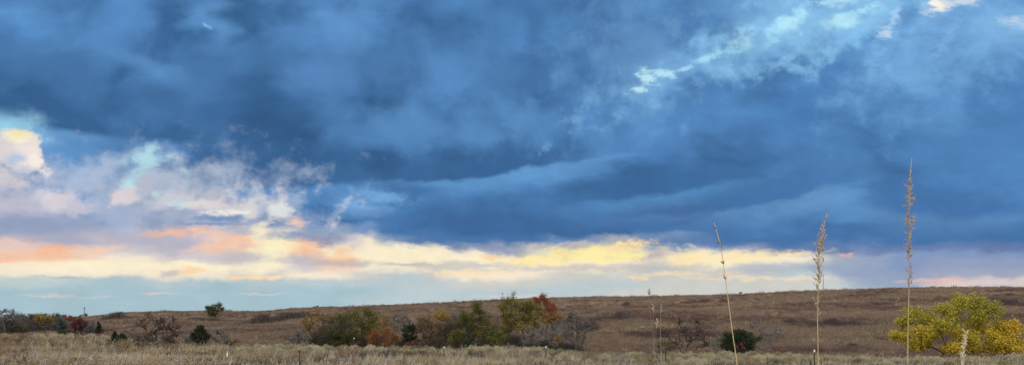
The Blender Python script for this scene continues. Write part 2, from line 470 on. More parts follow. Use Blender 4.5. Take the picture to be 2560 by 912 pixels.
# ------------------------------------------------------------------ mesh helpers
def mesh(name, V, Fc, mat=None, parent=None, loc=None, attrs=None, smooth=False, link=True):
    me = bpy.data.meshes.new(name)
    V = np.asarray(V, np.float32)
    if isinstance(Fc, np.ndarray):
        n, k = Fc.shape
        me.vertices.add(len(V)); me.vertices.foreach_set('co', V.ravel())
        me.loops.add(n * k); me.loops.foreach_set('vertex_index', Fc.astype(np.int32).ravel())
        me.polygons.add(n); me.polygons.foreach_set('loop_start', np.arange(0, n * k, k, dtype=np.int32))
        me.update(calc_edges=True)
    else:
        me.from_pydata([tuple(map(float, p)) for p in V], [], Fc)
    if attrs:
        for an, av in attrs.items():
            at_ = me.attributes.new(an, 'FLOAT', 'FACE'); at_.data.foreach_set('value', np.asarray(av, np.float32))
    if smooth:
        me.polygons.foreach_set('use_smooth', np.ones(len(me.polygons), bool))
    if mat: me.materials.append(mat)
    o = bpy.data.objects.new(name, me)
    if link: COL.objects.link(o)
    if parent is not None: o.parent = parent
    if loc is not None: o.location = tuple(map(float, loc))
    return o

def thing(name, label, cat, loc, group=None):
    o = bpy.data.objects.new(name, None); COL.objects.link(o)
    o.empty_display_size = 0.3
    o.location = tuple(map(float, loc)); o['label'] = label; o['category'] = cat
    if group: o['group'] = group
    return o

def tag(o, label=None, cat=None, group=None, kind=None):
    if label: o['label'] = label
    if cat: o['category'] = cat
    if group: o['group'] = group
    if kind: o['kind'] = kind
    return o

def frames(dirs):
    d = dirs / np.maximum(np.linalg.norm(dirs, axis=1, keepdims=True), 1e-9)
    up = np.tile(np.array([0.0, 0.0, 1.0]), (len(d), 1))
    up[np.abs(d[:, 2]) > 0.95] = (1, 0, 0)
    a = np.cross(d, up); a /= np.maximum(np.linalg.norm(a, axis=1, keepdims=True), 1e-9)
    return d, a, np.cross(a, d)

def tubes(P0, P1, R0, R1, k=4):             # many tapered rods in one go -> verts, quads
    P0, P1 = np.asarray(P0, float), np.asarray(P1, float)
    d, a, b = frames(P1 - P0)
    n = len(P0)
    ang = np.arange(k) / k * 2 * math.pi
    ring = a[:, None, :] * np.cos(ang)[None, :, None] + b[:, None, :] * np.sin(ang)[None, :, None]
    v0 = P0[:, None, :] + ring * np.asarray(R0)[:, None, None]
    v1 = P1[:, None, :] + ring * np.asarray(R1)[:, None, None]
    V = np.concatenate([v0, v1], 1).reshape(-1, 3)
    j = np.arange(k); jn = (j + 1) % k
    q = np.stack([j, jn, jn + k, j + k], 1)
    Fq = (q[None] + (np.arange(n) * 2 * k)[:, None, None]).reshape(-1, 4)
    return V, Fq

def polytube(pts, rad, k=6):                # one smooth joined rod through points
    pts = np.asarray(pts, float); rad = np.asarray(rad, float)
    t = np.gradient(pts, axis=0)
    _, a, b = frames(t)
    for i in range(1, len(a)):              # keep the rings from twisting
        if np.dot(a[i], a[i - 1]) < 0: a[i] = -a[i]; b[i] = -b[i]
    ang = np.arange(k) / k * 2 * math.pi
    V = (pts[:, None] + (a[:, None] * np.cos(ang)[None, :, None] + b[:, None] * np.sin(ang)[None, :, None]) * rad[:, None, None]).reshape(-1, 3)
    Fq = []
    for i in range(len(pts) - 1):
        for j in range(k):
            Fq.append((i * k + j, i * k + (j + 1) % k, (i + 1) * k + (j + 1) % k, (i + 1) * k + j))
    return V, np.array(Fq)

def merge(parts):
    V, Fq, off = [], [], 0
    for v, f in parts:
        V.append(v); Fq.append(f + off); off += len(v)
    return np.concatenate(V), np.concatenate(Fq)

def rvec(n, r=rng):
    v = r.normal(size=(n, 3)); return v / np.linalg.norm(v, axis=1, keepdims=True)

def leaves(pts, size, r=rng, aspect=0.55, flat=0.0, axis=None):   # one diamond leaf per point
    n = len(pts)
    a = rvec(n, r) if axis is None else axis / np.linalg.norm(axis, axis=1, keepdims=True)
    b = np.cross(a, rvec(n, r)); b /= np.maximum(np.linalg.norm(b, axis=1, keepdims=True), 1e-6)
    s = size * (0.65 + 0.7 * r.rand(n))[:, None]
    V = np.stack([pts - a * s * 0.5, pts + b * s * aspect * 0.5, pts + a * s * 0.5, pts - b * s * aspect * 0.5], 1).reshape(-1, 3)
    return V, np.arange(4 * n).reshape(n, 4)

# ------------------------------------------------------------------ materials
def new_mat(name):
    m = bpy.data.materials.new(name); m.use_nodes = True
    m.node_tree.nodes.clear()
    return m, NT(m.node_tree)

def finish(N, colour, rough=0.8, transl=0.0, spec=0.25, bump=None):
    out = N.new('ShaderNodeOutputMaterial')
    bs = N.new('ShaderNodeBsdfPrincipled')
    N.put(bs.inputs['Base Color'], colour); N.put(bs.inputs['Roughness'], rough)
    bs.inputs['Specular IOR Level'].default_value = spec
    if bump is not None: N.link(bump, bs.inputs['Normal'])
    if transl > 0:
        tr = N.new('ShaderNodeBsdfTranslucent'); N.put(tr.inputs[0], colour)
        mx = N.new('ShaderNodeMixShader'); mx.inputs[0].default_value = transl
        N.link(bs.outputs[0], mx.inputs[1]); N.link(tr.outputs[0], mx.inputs[2]); N.link(mx.outputs[0], out.inputs[0])
    else:
        N.link(bs.outputs[0], out.inputs[0])

def c4(c): return (c[0], c[1], c[2], 1.0)

def leaf_mat(name, a, b, transl=0.25, jit=0.5):
    """two leaf colours mixed by the clump's own tint and a little by leaf"""
    m, N = new_mat(name)
    at_ = N.new('ShaderNodeAttribute'); at_.attribute_name = 'tint'
    gi = N.new('ShaderNodeNewGeometry')
    f = N.math('MULTIPLY_ADD', N.math('SUBTRACT', gi.outputs['Random Per Island'], 0.5), jit, at_.outputs['Fac'], clamp=True)
    col = N.mix(f, c4(a), c4(b))
    hs = N.new('ShaderNodeHueSaturation')
    N.link(col, hs.inputs['Color'])
    N.link(N.math('MULTIPLY_ADD', gi.outputs['Random Per Island'], 0.5, 0.75), hs.inputs['Value'])
    finish(N, hs.outputs[0], 0.7, transl)
    return m

def plain_mat(name, a, b, scale=6.0, rough=0.85, transl=0.0, spec=0.2):
    m, N = new_mat(name)
    tc = N.new('ShaderNodeTexCoord')
    n = N.noise(tc.outputs['Object'], scale, 4)
    finish(N, N.mix(N.maprange(n.outputs['Fac'], 0.3, 0.7), c4(a), c4(b)), rough, transl, spec)
    return m

def grass_mat(name, cols, patch=0.12, transl=0.2):
    """three colours: picked by drifting patches in the field, then a little by tuft and blade"""
    m, N = new_mat(name)
    g = N.new('ShaderNodeNewGeometry')
    oi = N.new('ShaderNodeObjectInfo')
    n = N.noise(g.outputs['Position'], patch, 4, 0.6)
    f = N.maprange(n.outputs['Fac'], 0.37, 0.63)
    f = N.math('ADD', f, N.math('MULTIPLY', N.math('SUBTRACT', oi.outputs['Random'], 0.5), 0.6))
    f = N.math('ADD', f, N.math('MULTIPLY', N.math('SUBTRACT', g.outputs['Random Per Island'], 0.5), 0.5), clamp=True)
    rp = N.new('ShaderNodeValToRGB')
    cr = rp.color_ramp
    while len(cr.elements) < len(cols): cr.elements.new(0.5)
    for i, c in enumerate(cols):
        cr.elements[i].position = i / (len(cols) - 1)
    for i, c in enumerate(cols):
        cr.elements[i].color = c4(c)
    N.link(f, rp.inputs[0])
    finish(N, rp.outputs[0], 0.85, transl, 0.15)
    return m

BARK = plain_mat('bark_dark', (0.035, 0.028, 0.024), (0.075, 0.062, 0.052), 9)
BARK_GREY = plain_mat('bark_grey', (0.10, 0.095, 0.09), (0.19, 0.18, 0.17), 9)
BARK_RED = plain_mat('bark_reddish', (0.075, 0.045, 0.036), (0.12, 0.078, 0.06), 9)
TWIG_PURPLE = plain_mat('twig_purple', (0.072, 0.054, 0.054), (0.125, 0.095, 0.088), 2)
TWIG_GREY = plain_mat('twig_grey', (0.085, 0.078, 0.075), (0.15, 0.14, 0.13), 2)

# ------------------------------------------------------------------ ground
def make_ground():
    a_front = np.radians(np.arange(-42, 42.01, 0.2))
    a_back = np.radians(np.arange(46, 318, 4.0))
    A = np.concatenate([a_front, a_back])
    R = np.concatenate([[0.0], np.geomspace(1.0, 40, 40), np.arange(41, 130, 1.2), np.arange(131, 470, 2.2), np.geomspace(480, 9000, 40)])
    na, nr = len(A), len(R)
    X = np.sin(A)[None] * R[:, None]; Y = np.cos(A)[None] * R[:, None]
    Z = hills(X.ravel(), Y.ravel()).reshape(X.shape)
    V = np.stack([X, Y, Z], -1).reshape(-1, 3)
    i = np.arange(nr - 1)[:, None]; j = np.arange(na)[None]; jn = (j + 1) % na
    Fq = np.stack([i * na + j + 0 * i, (i * na + jn), ((i + 1) * na + jn), ((i + 1) * na + j)], -1).reshape(-1, 4)[:, ::-1]
    m, N = new_mat('prairie_ground')
    g = N.new('ShaderNodeNewGeometry')
    pos = g.outputs['Position']
    st = N.vmath('MULTIPLY', pos, (0.55, 1.0, 1.0))
    n1 = N.noise(st, 0.035, 5, 0.6, 0.4)
    n2 = N.noise(st, 0.22, 5, 0.65)
    n3 = N.noise(pos, 2.2, 5, 0.7)
    hillc = N.mix(N.maprange(n1.outputs['Fac'], 0.36, 0.62), c4((0.175, 0.130, 0.102)), c4((0.235, 0.180, 0.130)))
    hillc = N.mix(N.maprange(n2.outputs['Fac'], 0.52, 0.70, 0, 0.75), hillc, c4((0.105, 0.074, 0.066)))
    mead = N.mix(N.maprange(n2.outputs['Fac'], 0.35, 0.65), c4((0.07, 0.058, 0.035)), c4((0.13, 0.10, 0.065)))
    sp = N.new('ShaderNodeSeparateXYZ'); N.link(pos, sp.inputs[0])
    zone = N.maprange(sp.outputs[2], -2.75, -2.35, 0, 1)      # the meadow bench lies above the gully
    near = N.maprange(sp.outputs[1], 150, 140, 0, 1)
    col = N.mix(N.math('MULTIPLY', zone, near), hillc, mead)
    col = N.mix(N.maprange(n3.outputs['Fac'], 0.35, 0.7, 0.0, 0.45), col, c4((0.06, 0.048, 0.035)))
    bp = N.new('ShaderNodeBump'); bp.inputs['Strength'].default_value = 0.6; bp.inputs['Distance'].default_value = 0.25
    N.link(n3.outputs['Fac'], bp.inputs['Height'])
    finish(N, col, 0.95, 0, 0.1, bp.outputs[0])
    o = mesh('ground', V, Fq, m, smooth=True)
    o['kind'] = 'structure'
    return o

# ------------------------------------------------------------------ scattered ground cover (stuff)
def tuft(name, mat, n, h, spread, width, lean=0.5, r=None, heads=0.0, droop=0.3):
    """a clump of narrow blades, each two faces tall, some with a seed head"""
    r = r or np.random.RandomState(abs(hash(name)) % 9999 if False else sum(map(ord, name)))
    ang = r.rand(n) * 2 * math.pi; rad = spread * np.sqrt(r.rand(n)) * 0.6
    base = np.stack([np.cos(ang) * rad, np.sin(ang) * rad, np.full(n, -0.05)], 1)
    az = r.rand(n) * 2 * math.pi
    ln = lean * r.rand(n)
    hh = h * (0.55 + 0.45 * r.rand(n))
    out = np.stack([np.cos(az), np.sin(az), np.zeros(n)], 1)
    mid = base + out * (ln * hh * 0.35)[:, None] + np.array([0, 0, 1.0]) * (hh * 0.6)[:, None]
    tip = base + out * (ln * hh * (0.9 + droop))[:, None] + np.array([0, 0, 1.0]) * hh[:, None]
    sd = np.stack([-np.sin(az + 1.0), np.cos(az + 1.0), np.zeros(n)], 1) * (width * (0.6 + 0.8 * r.rand(n)))[:, None]
    V = np.stack([base - sd, base + sd, mid + sd * 0.8, mid - sd * 0.8, tip], 1).reshape(-1, 3)
    quads = np.arange(n)[:, None] * 5 + np.array([[0, 1, 2, 3]])
    tris = np.arange(n)[:, None] * 5 + np.array([[3, 2, 4, 4]])
    Fc = [tuple(q) for q in quads] + [tuple(t[:3]) for t in tris]
    if heads > 0:
        nb = len(V); V2 = []; 
        for i in range(n):
            if r.rand() < heads:
                for k in range(3):
                    c = tip[i] + np.array([0, 0, -0.05 * k * h]) + r.normal(size=3) * 0.012
                    ax = rvec(1, r)[0] * 0.03; bx = np.cross(ax, rvec(1, r)[0]) * 0.9
                    V2 += [c - ax, c + bx, c + ax, c - bx]; Fc.append((nb, nb + 1, nb + 2, nb + 3)); nb += 4
        if V2: V = np.concatenate([V, np.array(V2)])
    return mesh(name, V, Fc, mat, link=False)

def mound(name, mat, w, h, n, leaf, seed):
    """a domed many-stemmed forb: stems under a rounded top of fine plumes"""
    r = np.random.RandomState(seed)
    dirs = rvec(n, r); dirs[:, 2] = np.abs(dirs[:, 2]) * 0.9 + 0.12
    rr = (0.72 + 0.32 * r.rand(n))[:, None]
    pts = dirs * rr * np.array([w * 0.5, w * 0.5, h])
    lump = 1 + 0.12 * np.sin(pts[:, :1] * 9 + seed) * np.sin(pts[:, 1:2] * 8 + 2)
    pts = pts * lump
    ax = dirs * np.array([1, 1, 0.6]) + r.normal(size=(n, 3)) * 0.5
    v1, f1 = leaves(pts, leaf, r, 0.4, axis=ax)
    k = n // 7
    v2, f2 = tubes(pts[:k] * np.array([0.15, 0.15, 0]), pts[:k], np.full(k, 0.012), np.full(k, 0.008), 3)
    V, Fq = merge([(v1, f1), (v2, f2)])
    return mesh(name, V, Fq, mat, link=False)

def scatter(name, pts, variants, idx, scale, kind='stuff'):
    """one object of points carrying instanced tufts (uncountable ground cover)"""
    n = len(pts)
    me = bpy.data.meshes.new(name)
    me.vertices.add(n); me.vertices.foreach_set('co', np.asarray(pts, np.float32).ravel())
    for an, ty, dv in (('kind_index', 'INT', np.asarray(idx, np.int32)), ('turn', 'FLOAT', (rng.rand(n) * 6.283).astype(np.float32)),
                       ('size', 'FLOAT', np.asarray(scale, np.float32))):
        a = me.attributes.new(an, ty, 'POINT'); a.data.foreach_set('value', dv)
    o = bpy.data.objects.new(name, me); COL.objects.link(o); o['kind'] = kind
    cl = bpy.data.collections.new(name + '_forms')
    for i, v in enumerate(variants):
        v.name = 'form_%s_' % 'abcdefghij'[i] + v.name; v['kind'] = 'stuff'
        cl.objects.link(v)
    ng = bpy.data.node_groups.new(name + '_scatter', 'GeometryNodeTree')
    ng.interface.new_socket('Geometry', in_out='INPUT', socket_type='NodeSocketGeometry')
    ng.interface.new_socket('Geometry', in_out='OUTPUT', socket_type='NodeSocketGeometry')
    N = NT(ng)
    gi = N.new('NodeGroupInput'); go = N.new('NodeGroupOutput')
    ci = N.new('GeometryNodeCollectionInfo'); ci.inputs['Collection'].default_value = cl
    ci.inputs['Separate Children'].default_value = True; ci.inputs['Reset Children'].default_value = True
    ip = N.new('GeometryNodeInstanceOnPoints')
    N.link(gi.outputs[0], ip.inputs['Points']); N.link(ci.outputs[0], ip.inputs['Instance'])
    ip.inputs['Pick Instance'].default_value = True
    def attr(nm, ty):
        a = N.new('GeometryNodeInputNamedAttribute', data_type=ty); a.inputs['Name'].default_value = nm
        return a.outputs['Attribute']
    N.link(attr('kind_index', 'INT'), ip.inputs['Instance Index'])
    cx = N.new('ShaderNodeCombineXYZ'); N.link(attr('turn', 'FLOAT'), cx.inputs[2])
    er = N.new('FunctionNodeEulerToRotation'); N.link(cx.outputs[0], er.inputs[0])
    N.link(er.outputs[0], ip.inputs['Rotation'])
    N.link(attr('size', 'FLOAT'), ip.inputs['Scale'])
    N.link(ip.outputs[0], go.inputs[0])
    md = o.modifiers.new('scatter', 'NODES'); md.node_group = ng
    return o

def vnoise(x, y, seed=0):
    r = np.random.RandomState(seed); s = 0
    for k in range(6):
        f = 0.03 * 1.9 ** k; th = r.rand() * 6.28; ph = r.rand(2) * 6.28
        s = s + np.sin((x * math.cos(th) + y * math.sin(th)) * f * 6 + ph[0]) * np.sin((y * math.cos(th) - x * math.sin(th)) * f * 5 + ph[1]) / 1.5 ** k
    return s / 1.8

def field_points(n, D0, D1, power, smax=0.74):
    """points over the wedge in front: distances drawn with density ~ D^-power"""
    s = (rng.rand(n) * 2 - 1) * smax
    t = rng.rand(n)
    if abs(power - 1) < 1e-3:
        D = D0 * (D1 / D0) ** t
    else:
        e = 1 - power
        D = (D0 ** e + (D1 ** e - D0 ** e) * t) ** (1 / e)
    return s * D, D, 1280 + F * s

POST_SPOTS = [(568, 54), (749, 45), (1110, 62), (1365, 58), (1664, 56), (2036, 47)]

def make_cover():
    tan = grass_mat('dry_grass_tan', [(0.12, 0.092, 0.050), (0.28, 0.215, 0.125), (0.43, 0.345, 0.215), (0.29, 0.21, 0.135)], 0.10)
    straw = grass_mat('straw_stems', [(0.25, 0.19, 0.115), (0.38, 0.30, 0.19), (0.52, 0.43, 0.295)], 0.3)
    olive = grass_mat('dry_grass_olive', [(0.08, 0.072, 0.034), (0.14, 0.122, 0.056), (0.21, 0.175, 0.09)], 0.10)
    gold = grass_mat('faded_goldenrod', [(0.20, 0.175, 0.10), (0.34, 0.30, 0.175), (0.47, 0.42, 0.275)], 0.2)
    grey = grass_mat('grey_forbs', [(0.11, 0.105, 0.08), (0.21, 0.20, 0.155), (0.33, 0.31, 0.25)], 0.2)
    red = grass_mat('bluestem_red', [(0.15, 0.075, 0.045), (0.24, 0.135, 0.08), (0.30, 0.20, 0.12)], 0.2)
    hillg = grass_mat('hill_grass', [(0.110, 0.074, 0.064), (0.225, 0.150, 0.102), (0.185, 0.135, 0.105), (0.30, 0.232, 0.155), (0.175, 0.112, 0.088)], 0.05)
    hilld = grass_mat('hill_forbs_dark', [(0.085, 0.055, 0.050), (0.135, 0.090, 0.075), (0.18, 0.125, 0.095)], 0.05)
    darkf = grass_mat('dark_forbs', [(0.05, 0.038, 0.03), (0.085, 0.065, 0.05), (0.12, 0.095, 0.075)], 0.3)
    pale = grass_mat('pale_seed_stems', [(0.36, 0.33, 0.28), (0.48, 0.45, 0.40)], 0.3)
    r = np.random.RandomState
    forms = [
        tuft('tan_tuft', tan, 24, 0.78, 0.50, 0.016, 0.45, r(1), 0.25),
        tuft('tan_tuft_tall', straw, 16, 1.15, 0.40, 0.016, 0.30, r(2), 0.5),
        tuft('olive_mat', olive, 30, 0.42, 0.75, 0.016, 1.0, r(3)),
        tuft('red_tuft', red, 26, 0.85, 0.40, 0.012, 0.4, r(4), 0.2),
        tuft('grey_tuft', grey, 26, 0.60, 0.65, 0.014, 0.8, r(5), 0.3),
        tuft('dark_forb', darkf, 22, 0.7, 0.5, 0.016, 0.5, r(7), 0.4),
        tuft('pale_stems', pale, 5, 1.15, 0.30, 0.014, 0.4, r(6), 1.0),
    ]
    X, Y, PX = field_points(52000, 36, 150, 1.9)
    de = np.interp(PX, _px, _de)
    keep = Y < de + 7 * rng.rand(len(Y)) + 1
    X, Y, PX = X[keep], Y[keep], PX[keep]
    Z = hills(X, Y)
    a = vnoise(X, Y, 3); b = vnoise(X, Y, 8)
    idx = np.where(a + 0.3 * rng.normal(size=len(X)) > -0.2, 0, 2)
    idx = np.where((b > 0.25) & (rng.rand(len(X)) < 0.55), 1, idx)
    rightness = np.interp(PX, [600, 1000, 1500, 2560], [0.05, 0.35, 0.55, 0.7])
    idx = np.where((idx == 0) & (rng.rand(len(X)) < rightness), 4, idx)
    redc = (np.abs(PX - 860) < 30) | (np.abs(PX - 20) < 60)
    idx = np.where((redc & (rng.rand(len(X)) < 0.35)) | (rng.rand(len(X)) < 0.02), 3, idx)
    idx = np.where(rng.rand(len(X)) < np.interp(PX, [300, 900], [0.06, 0.16]), 5, idx)
    dk = vnoise(X * 1.6, Y * 1.6, 15)
    idx = np.where((dk > 0.22) & (rng.rand(len(X)) < 0.5), 5, idx)
    gk = vnoise(X * 1.4, Y * 1.4, 27)
    idx = np.where((gk > 0.2) & (rng.rand(len(X)) < 0.6), np.where(PX < 700, 2, 4), idx)
    idx = np.where(rng.rand(len(X)) < 0.035, 6, idx)
    sz = (0.5 + 0.75 * rng.rand(len(X)) ** 1.3) * np.interp(PX, [500, 1500], [1.05, 0.78])
    for ppx, pD in POST_SPOTS:                  # the grass is beaten down in front of each post
        bx = (ppx - 1280) / F * pD
        sz = np.where((np.abs(X - bx) < 0.55) & (Y < pD + 0.3) & (Y > pD - 5), sz * 0.45, sz)
    scatter('meadow_grass', np.stack([X, Y, Z], 1), forms, idx, sz)
    # faded goldenrod mounds along the far edge of the meadow
    gm = [mound('mound_wide', gold, 1.5, 0.85, 900, 0.10, 1), mound('mound_small', gold, 1.0, 0.75, 600, 0.09, 2),
          mound('mound_grey', grey, 1.3, 0.75, 700, 0.10, 3)]
    P_, G_ = [], []
    for i in range(1500):
        px = rng.uniform(560, 2650) if rng.rand() < 0.9 else rng.uniform(-60, 560)
        d_e = np.interp(px, _px, _de)
        D = d_e + 3 - abs(rng.normal()) * np.interp(px, [0, 700, 1400, 2500], [3, 4, 6, 9])
        if D < 44: continue
        x = (px - 1280) / F * D
        if vnoise(np.array([x * 2]), np.array([D * 2]), 4)[0] < -0.15 and px < 1500: continue
        P_.append((x, D, gz(x, D))); G_.append(rng.choice([0, 1, 2], p=[0.42, 0.33, 0.25]))
    scatter('goldenrod', P_, gm, G_, (0.5 + 0.5 * rng.rand(len(P_))) * np.interp([1280 + F * p[0] / p[1] for p in P_], [700, 1500], [1.1, 0.9]))
    # hillside grass
    hf = [tuft('hill_tuft', hillg, 30, 0.75, 1.1, 0.022, 0.5, r(11)), tuft('hill_tuft_short', hillg, 34, 0.5, 1.5, 0.026, 0.7, r(12)),
          tuft('hill_dark', hilld, 34, 0.85, 1.2, 0.024, 0.5, r(13)), tuft('hill_pale', tan, 22, 0.7, 0.9, 0.02, 0.5, r(14))]
    X, Y, PX = field_points(90000, 66, 380, 1.0)
    de = np.interp(PX, _px, _de); dr = np.interp(PX, _rx, _rd)
    keep = (Y > de + 6) & (Y < dr + 6)
    X, Y, PX = X[keep], Y[keep], PX[keep]
    Z = hills(X, Y)
    a = vnoise(X * 0.7, Y * 1.3, 21); b = vnoise(X * 0.5, Y, 33)
    q = rng.rand(len(X))
    idx = np.where(q < 0.5, 0, 1)
    idx = np.where((a > 0.35) & (q < 0.8), 2, idx)
    idx = np.where((b > 0.45) & (rng.rand(len(X)) < 0.4), 3, idx)
    idx = np.where(rng.rand(len(X)) < 0.03, 3, idx)
    scatter('hillside_grass', np.stack([X, Y, Z], 1), hf, idx, (0.6 + 0.7 * rng.rand(len(X))) * np.where((Y > np.interp(PX, _rx, _rd) - 14) & (rng.rand(len(X)) < 0.07), 1.6, 1.0))

# ------------------------------------------------------------------ woody plants
class Skeleton:
    def __init__(self, base, r):
        self.p = [np.array(base, float)]; self.par = [-1]; self.r = r
    def add(self, p, par):
        self.p.append(np.array(p, float)); self.par.append(par); return len(self.p) - 1
    def limb(self, i, target, n=4, wob=0.12, sag=0.10):
        a = self.p[i]; L = np.linalg.norm(target - a)
        for k in range(1, n + 1):
            t = k / n
            q = a + (target - a) * t + np.array([0, 0, 1.0]) * sag * L * math.sin(math.pi * t) * -0.3
            if k < n: q = q + self.r.normal(size=3) * wob * L / n
            i = self.add(q, i)
        return i
    def radii(self, tip, power=2.7):
        n = len(self.p); acc = np.zeros(n)
        kids = np.zeros(n, int)
        for i in range(1, n): kids[self.par[i]] += 1
        for i in range(n - 1, 0, -1):
            if kids[i] == 0: acc[i] = tip ** power
            acc[self.par[i]] += acc[i]
        return acc ** (1 / power)

def woody(name, label, cat, D, base_px, clusters, bark, leafmat=None, leaf=0.16, dens=60, tip=0.010, seed=0,
          subs=8, twigs=4, stems=1, group=None, depth=0.8, trunk_r=None, base_y=None, wob=0.10, flatten=0.9, grow=1.5, lush=1.75):
    """a tree or shrub: limbs grow from the base to each crown clump, branches and twigs fill the clump, leaves sit on the twigs.
       clusters: (px, py, radius_px[, tint]) as seen in the photograph, spread in depth around D"""
    r = np.random.RandomState(seed + int(base_px))
    base = at(base_px, D)
    B = np.array([0.0, 0.0, 0.0])
    cl = []
    span = max(abs(c[0] - base_px) for c in clusters) / F * D
    for c in clusters:
        p = at(c[0], D, c[1]) - base
        R = c[2] / F * D * grow
        off = r.uniform(-1, 1) * depth * max(0.3, math.sqrt(max(span * span - p[0] ** 2, 0.05)) * 0.8)
        k = (D + off) / D                                    # keep its direction and size as seen, at its own depth
        p = np.array([p[0] * 1.0, off, p[2]])
        cl.append((p, R, c[3] if len(c) > 3 else 0.5))
    order = sorted(range(len(cl)), key=lambda i: np.linalg.norm(cl[i][0]))
    S = Skeleton(B + np.array([0, 0, -0.25]), r)
    stem_ids = []
    top = max(c[0][2] for c in cl)
    for s in range(stems):
        a = s / max(stems, 1) * 6.28 + r.rand()
        first = cl[order[min(s, len(order) - 1)]][0]
        tgt = np.array([math.cos(a) * 0.12 * stems * 0.5, math.sin(a) * 0.12 * stems * 0.5, 0]) + first * (0.35 if stems == 1 else 0.22)
        tgt[2] = max(tgt[2], top * (0.16 if stems > 1 else 0.22))
        stem_ids.append(S.limb(0, tgt, 3, 0.10, 0))
    tips, tint = [], []
    for i in order:
        p, R, tn = cl[i]
        best, bc = 0, 1e9
        for j in range(1, len(S.p)):
            q = S.p[j]
            if q[2] > p[2] - 0.1 * R and len(S.p) > 6: continue
            dv = p - q; L = np.linalg.norm(dv)
            cost = L + 0.5 * max(0, abs(dv[0]) + abs(dv[1]) - 1.3 * dv[2]) + 0.45 * np.linalg.norm(q - S.p[stem_ids[0]])
            if cost < bc: best, bc = j, cost
        end = S.limb(best, p, 5, wob, -0.25)
        chain = [end]
        for _ in range(3): chain.append(S.par[chain[-1]])
        for k in range(subs):
            j = chain[min(int(abs(r.normal()) * 1.5), 3)]
            dv = rvec(1, r)[0]; dv[2] = dv[2] * 0.7 + 0.35; dv /= np.linalg.norm(dv)
            tgt = p + dv * R * np.array([1, 1, flatten]) * (0.45 + 0.45 * r.rand())
            e = S.limb(j, tgt, 3, wob * 1.1, -0.1)
            mid = S.par[e]
            for t in range(twigs):
                src = e if r.rand() < 0.55 else mid
                dv2 = dv * 0.7 + rvec(1, r)[0] * 0.9; dv2[2] += 0.25; dv2 /= np.linalg.norm(dv2)
                te = S.limb(src, S.p[src] + dv2 * R * (0.25 + 0.3 * r.rand()), 2, wob, 0)
                tips += [S.p[te], S.p[S.par[te]], S.p[src]]; tint += [tn, tn, tn]
    rad = S.radii(tip)
    if trunk_r:                                               # keep the butt to the wanted size
        k = 0.7 * trunk_r / rad[0]; rad = np.where(rad > tip * 2, np.maximum(rad * k, tip * 1.2), rad)
    par = np.array(S.par[1:]); Pn = np.array(S.p)
    r1 = rad[1:]; r0 = np.minimum(rad[par], r1 * 1.6)
    root = thing(name, label, cat, base, group)
    thick = r1 > tip * 2.0
    wood = [tubes(Pn[par][m], Pn[1:][m], r0[m], r1[m], 4) for m in (thick, ~thick) if m.sum()]
    v, f = merge(wood)
    mesh('trunk' if cat == 'tree' and leafmat is not None else 'branches', v, f, bark, root, smooth=True)
    if leafmat is not None:
        T = np.array(tips); TN = np.array(tint)
        nl = int(sum(dens * (c[1] ** 2) for c in cl) * lush)
        pick = r.randint(0, len(T), nl)
        sc = np.mean([c[1] for c in cl])
        pts = T[pick] + r.normal(size=(nl, 3)) * sc * 0.20
        v, f = leaves(pts, leaf, r)
        mesh('crown', v, f, leafmat, root, attrs={'tint': TN[pick]})
    return root

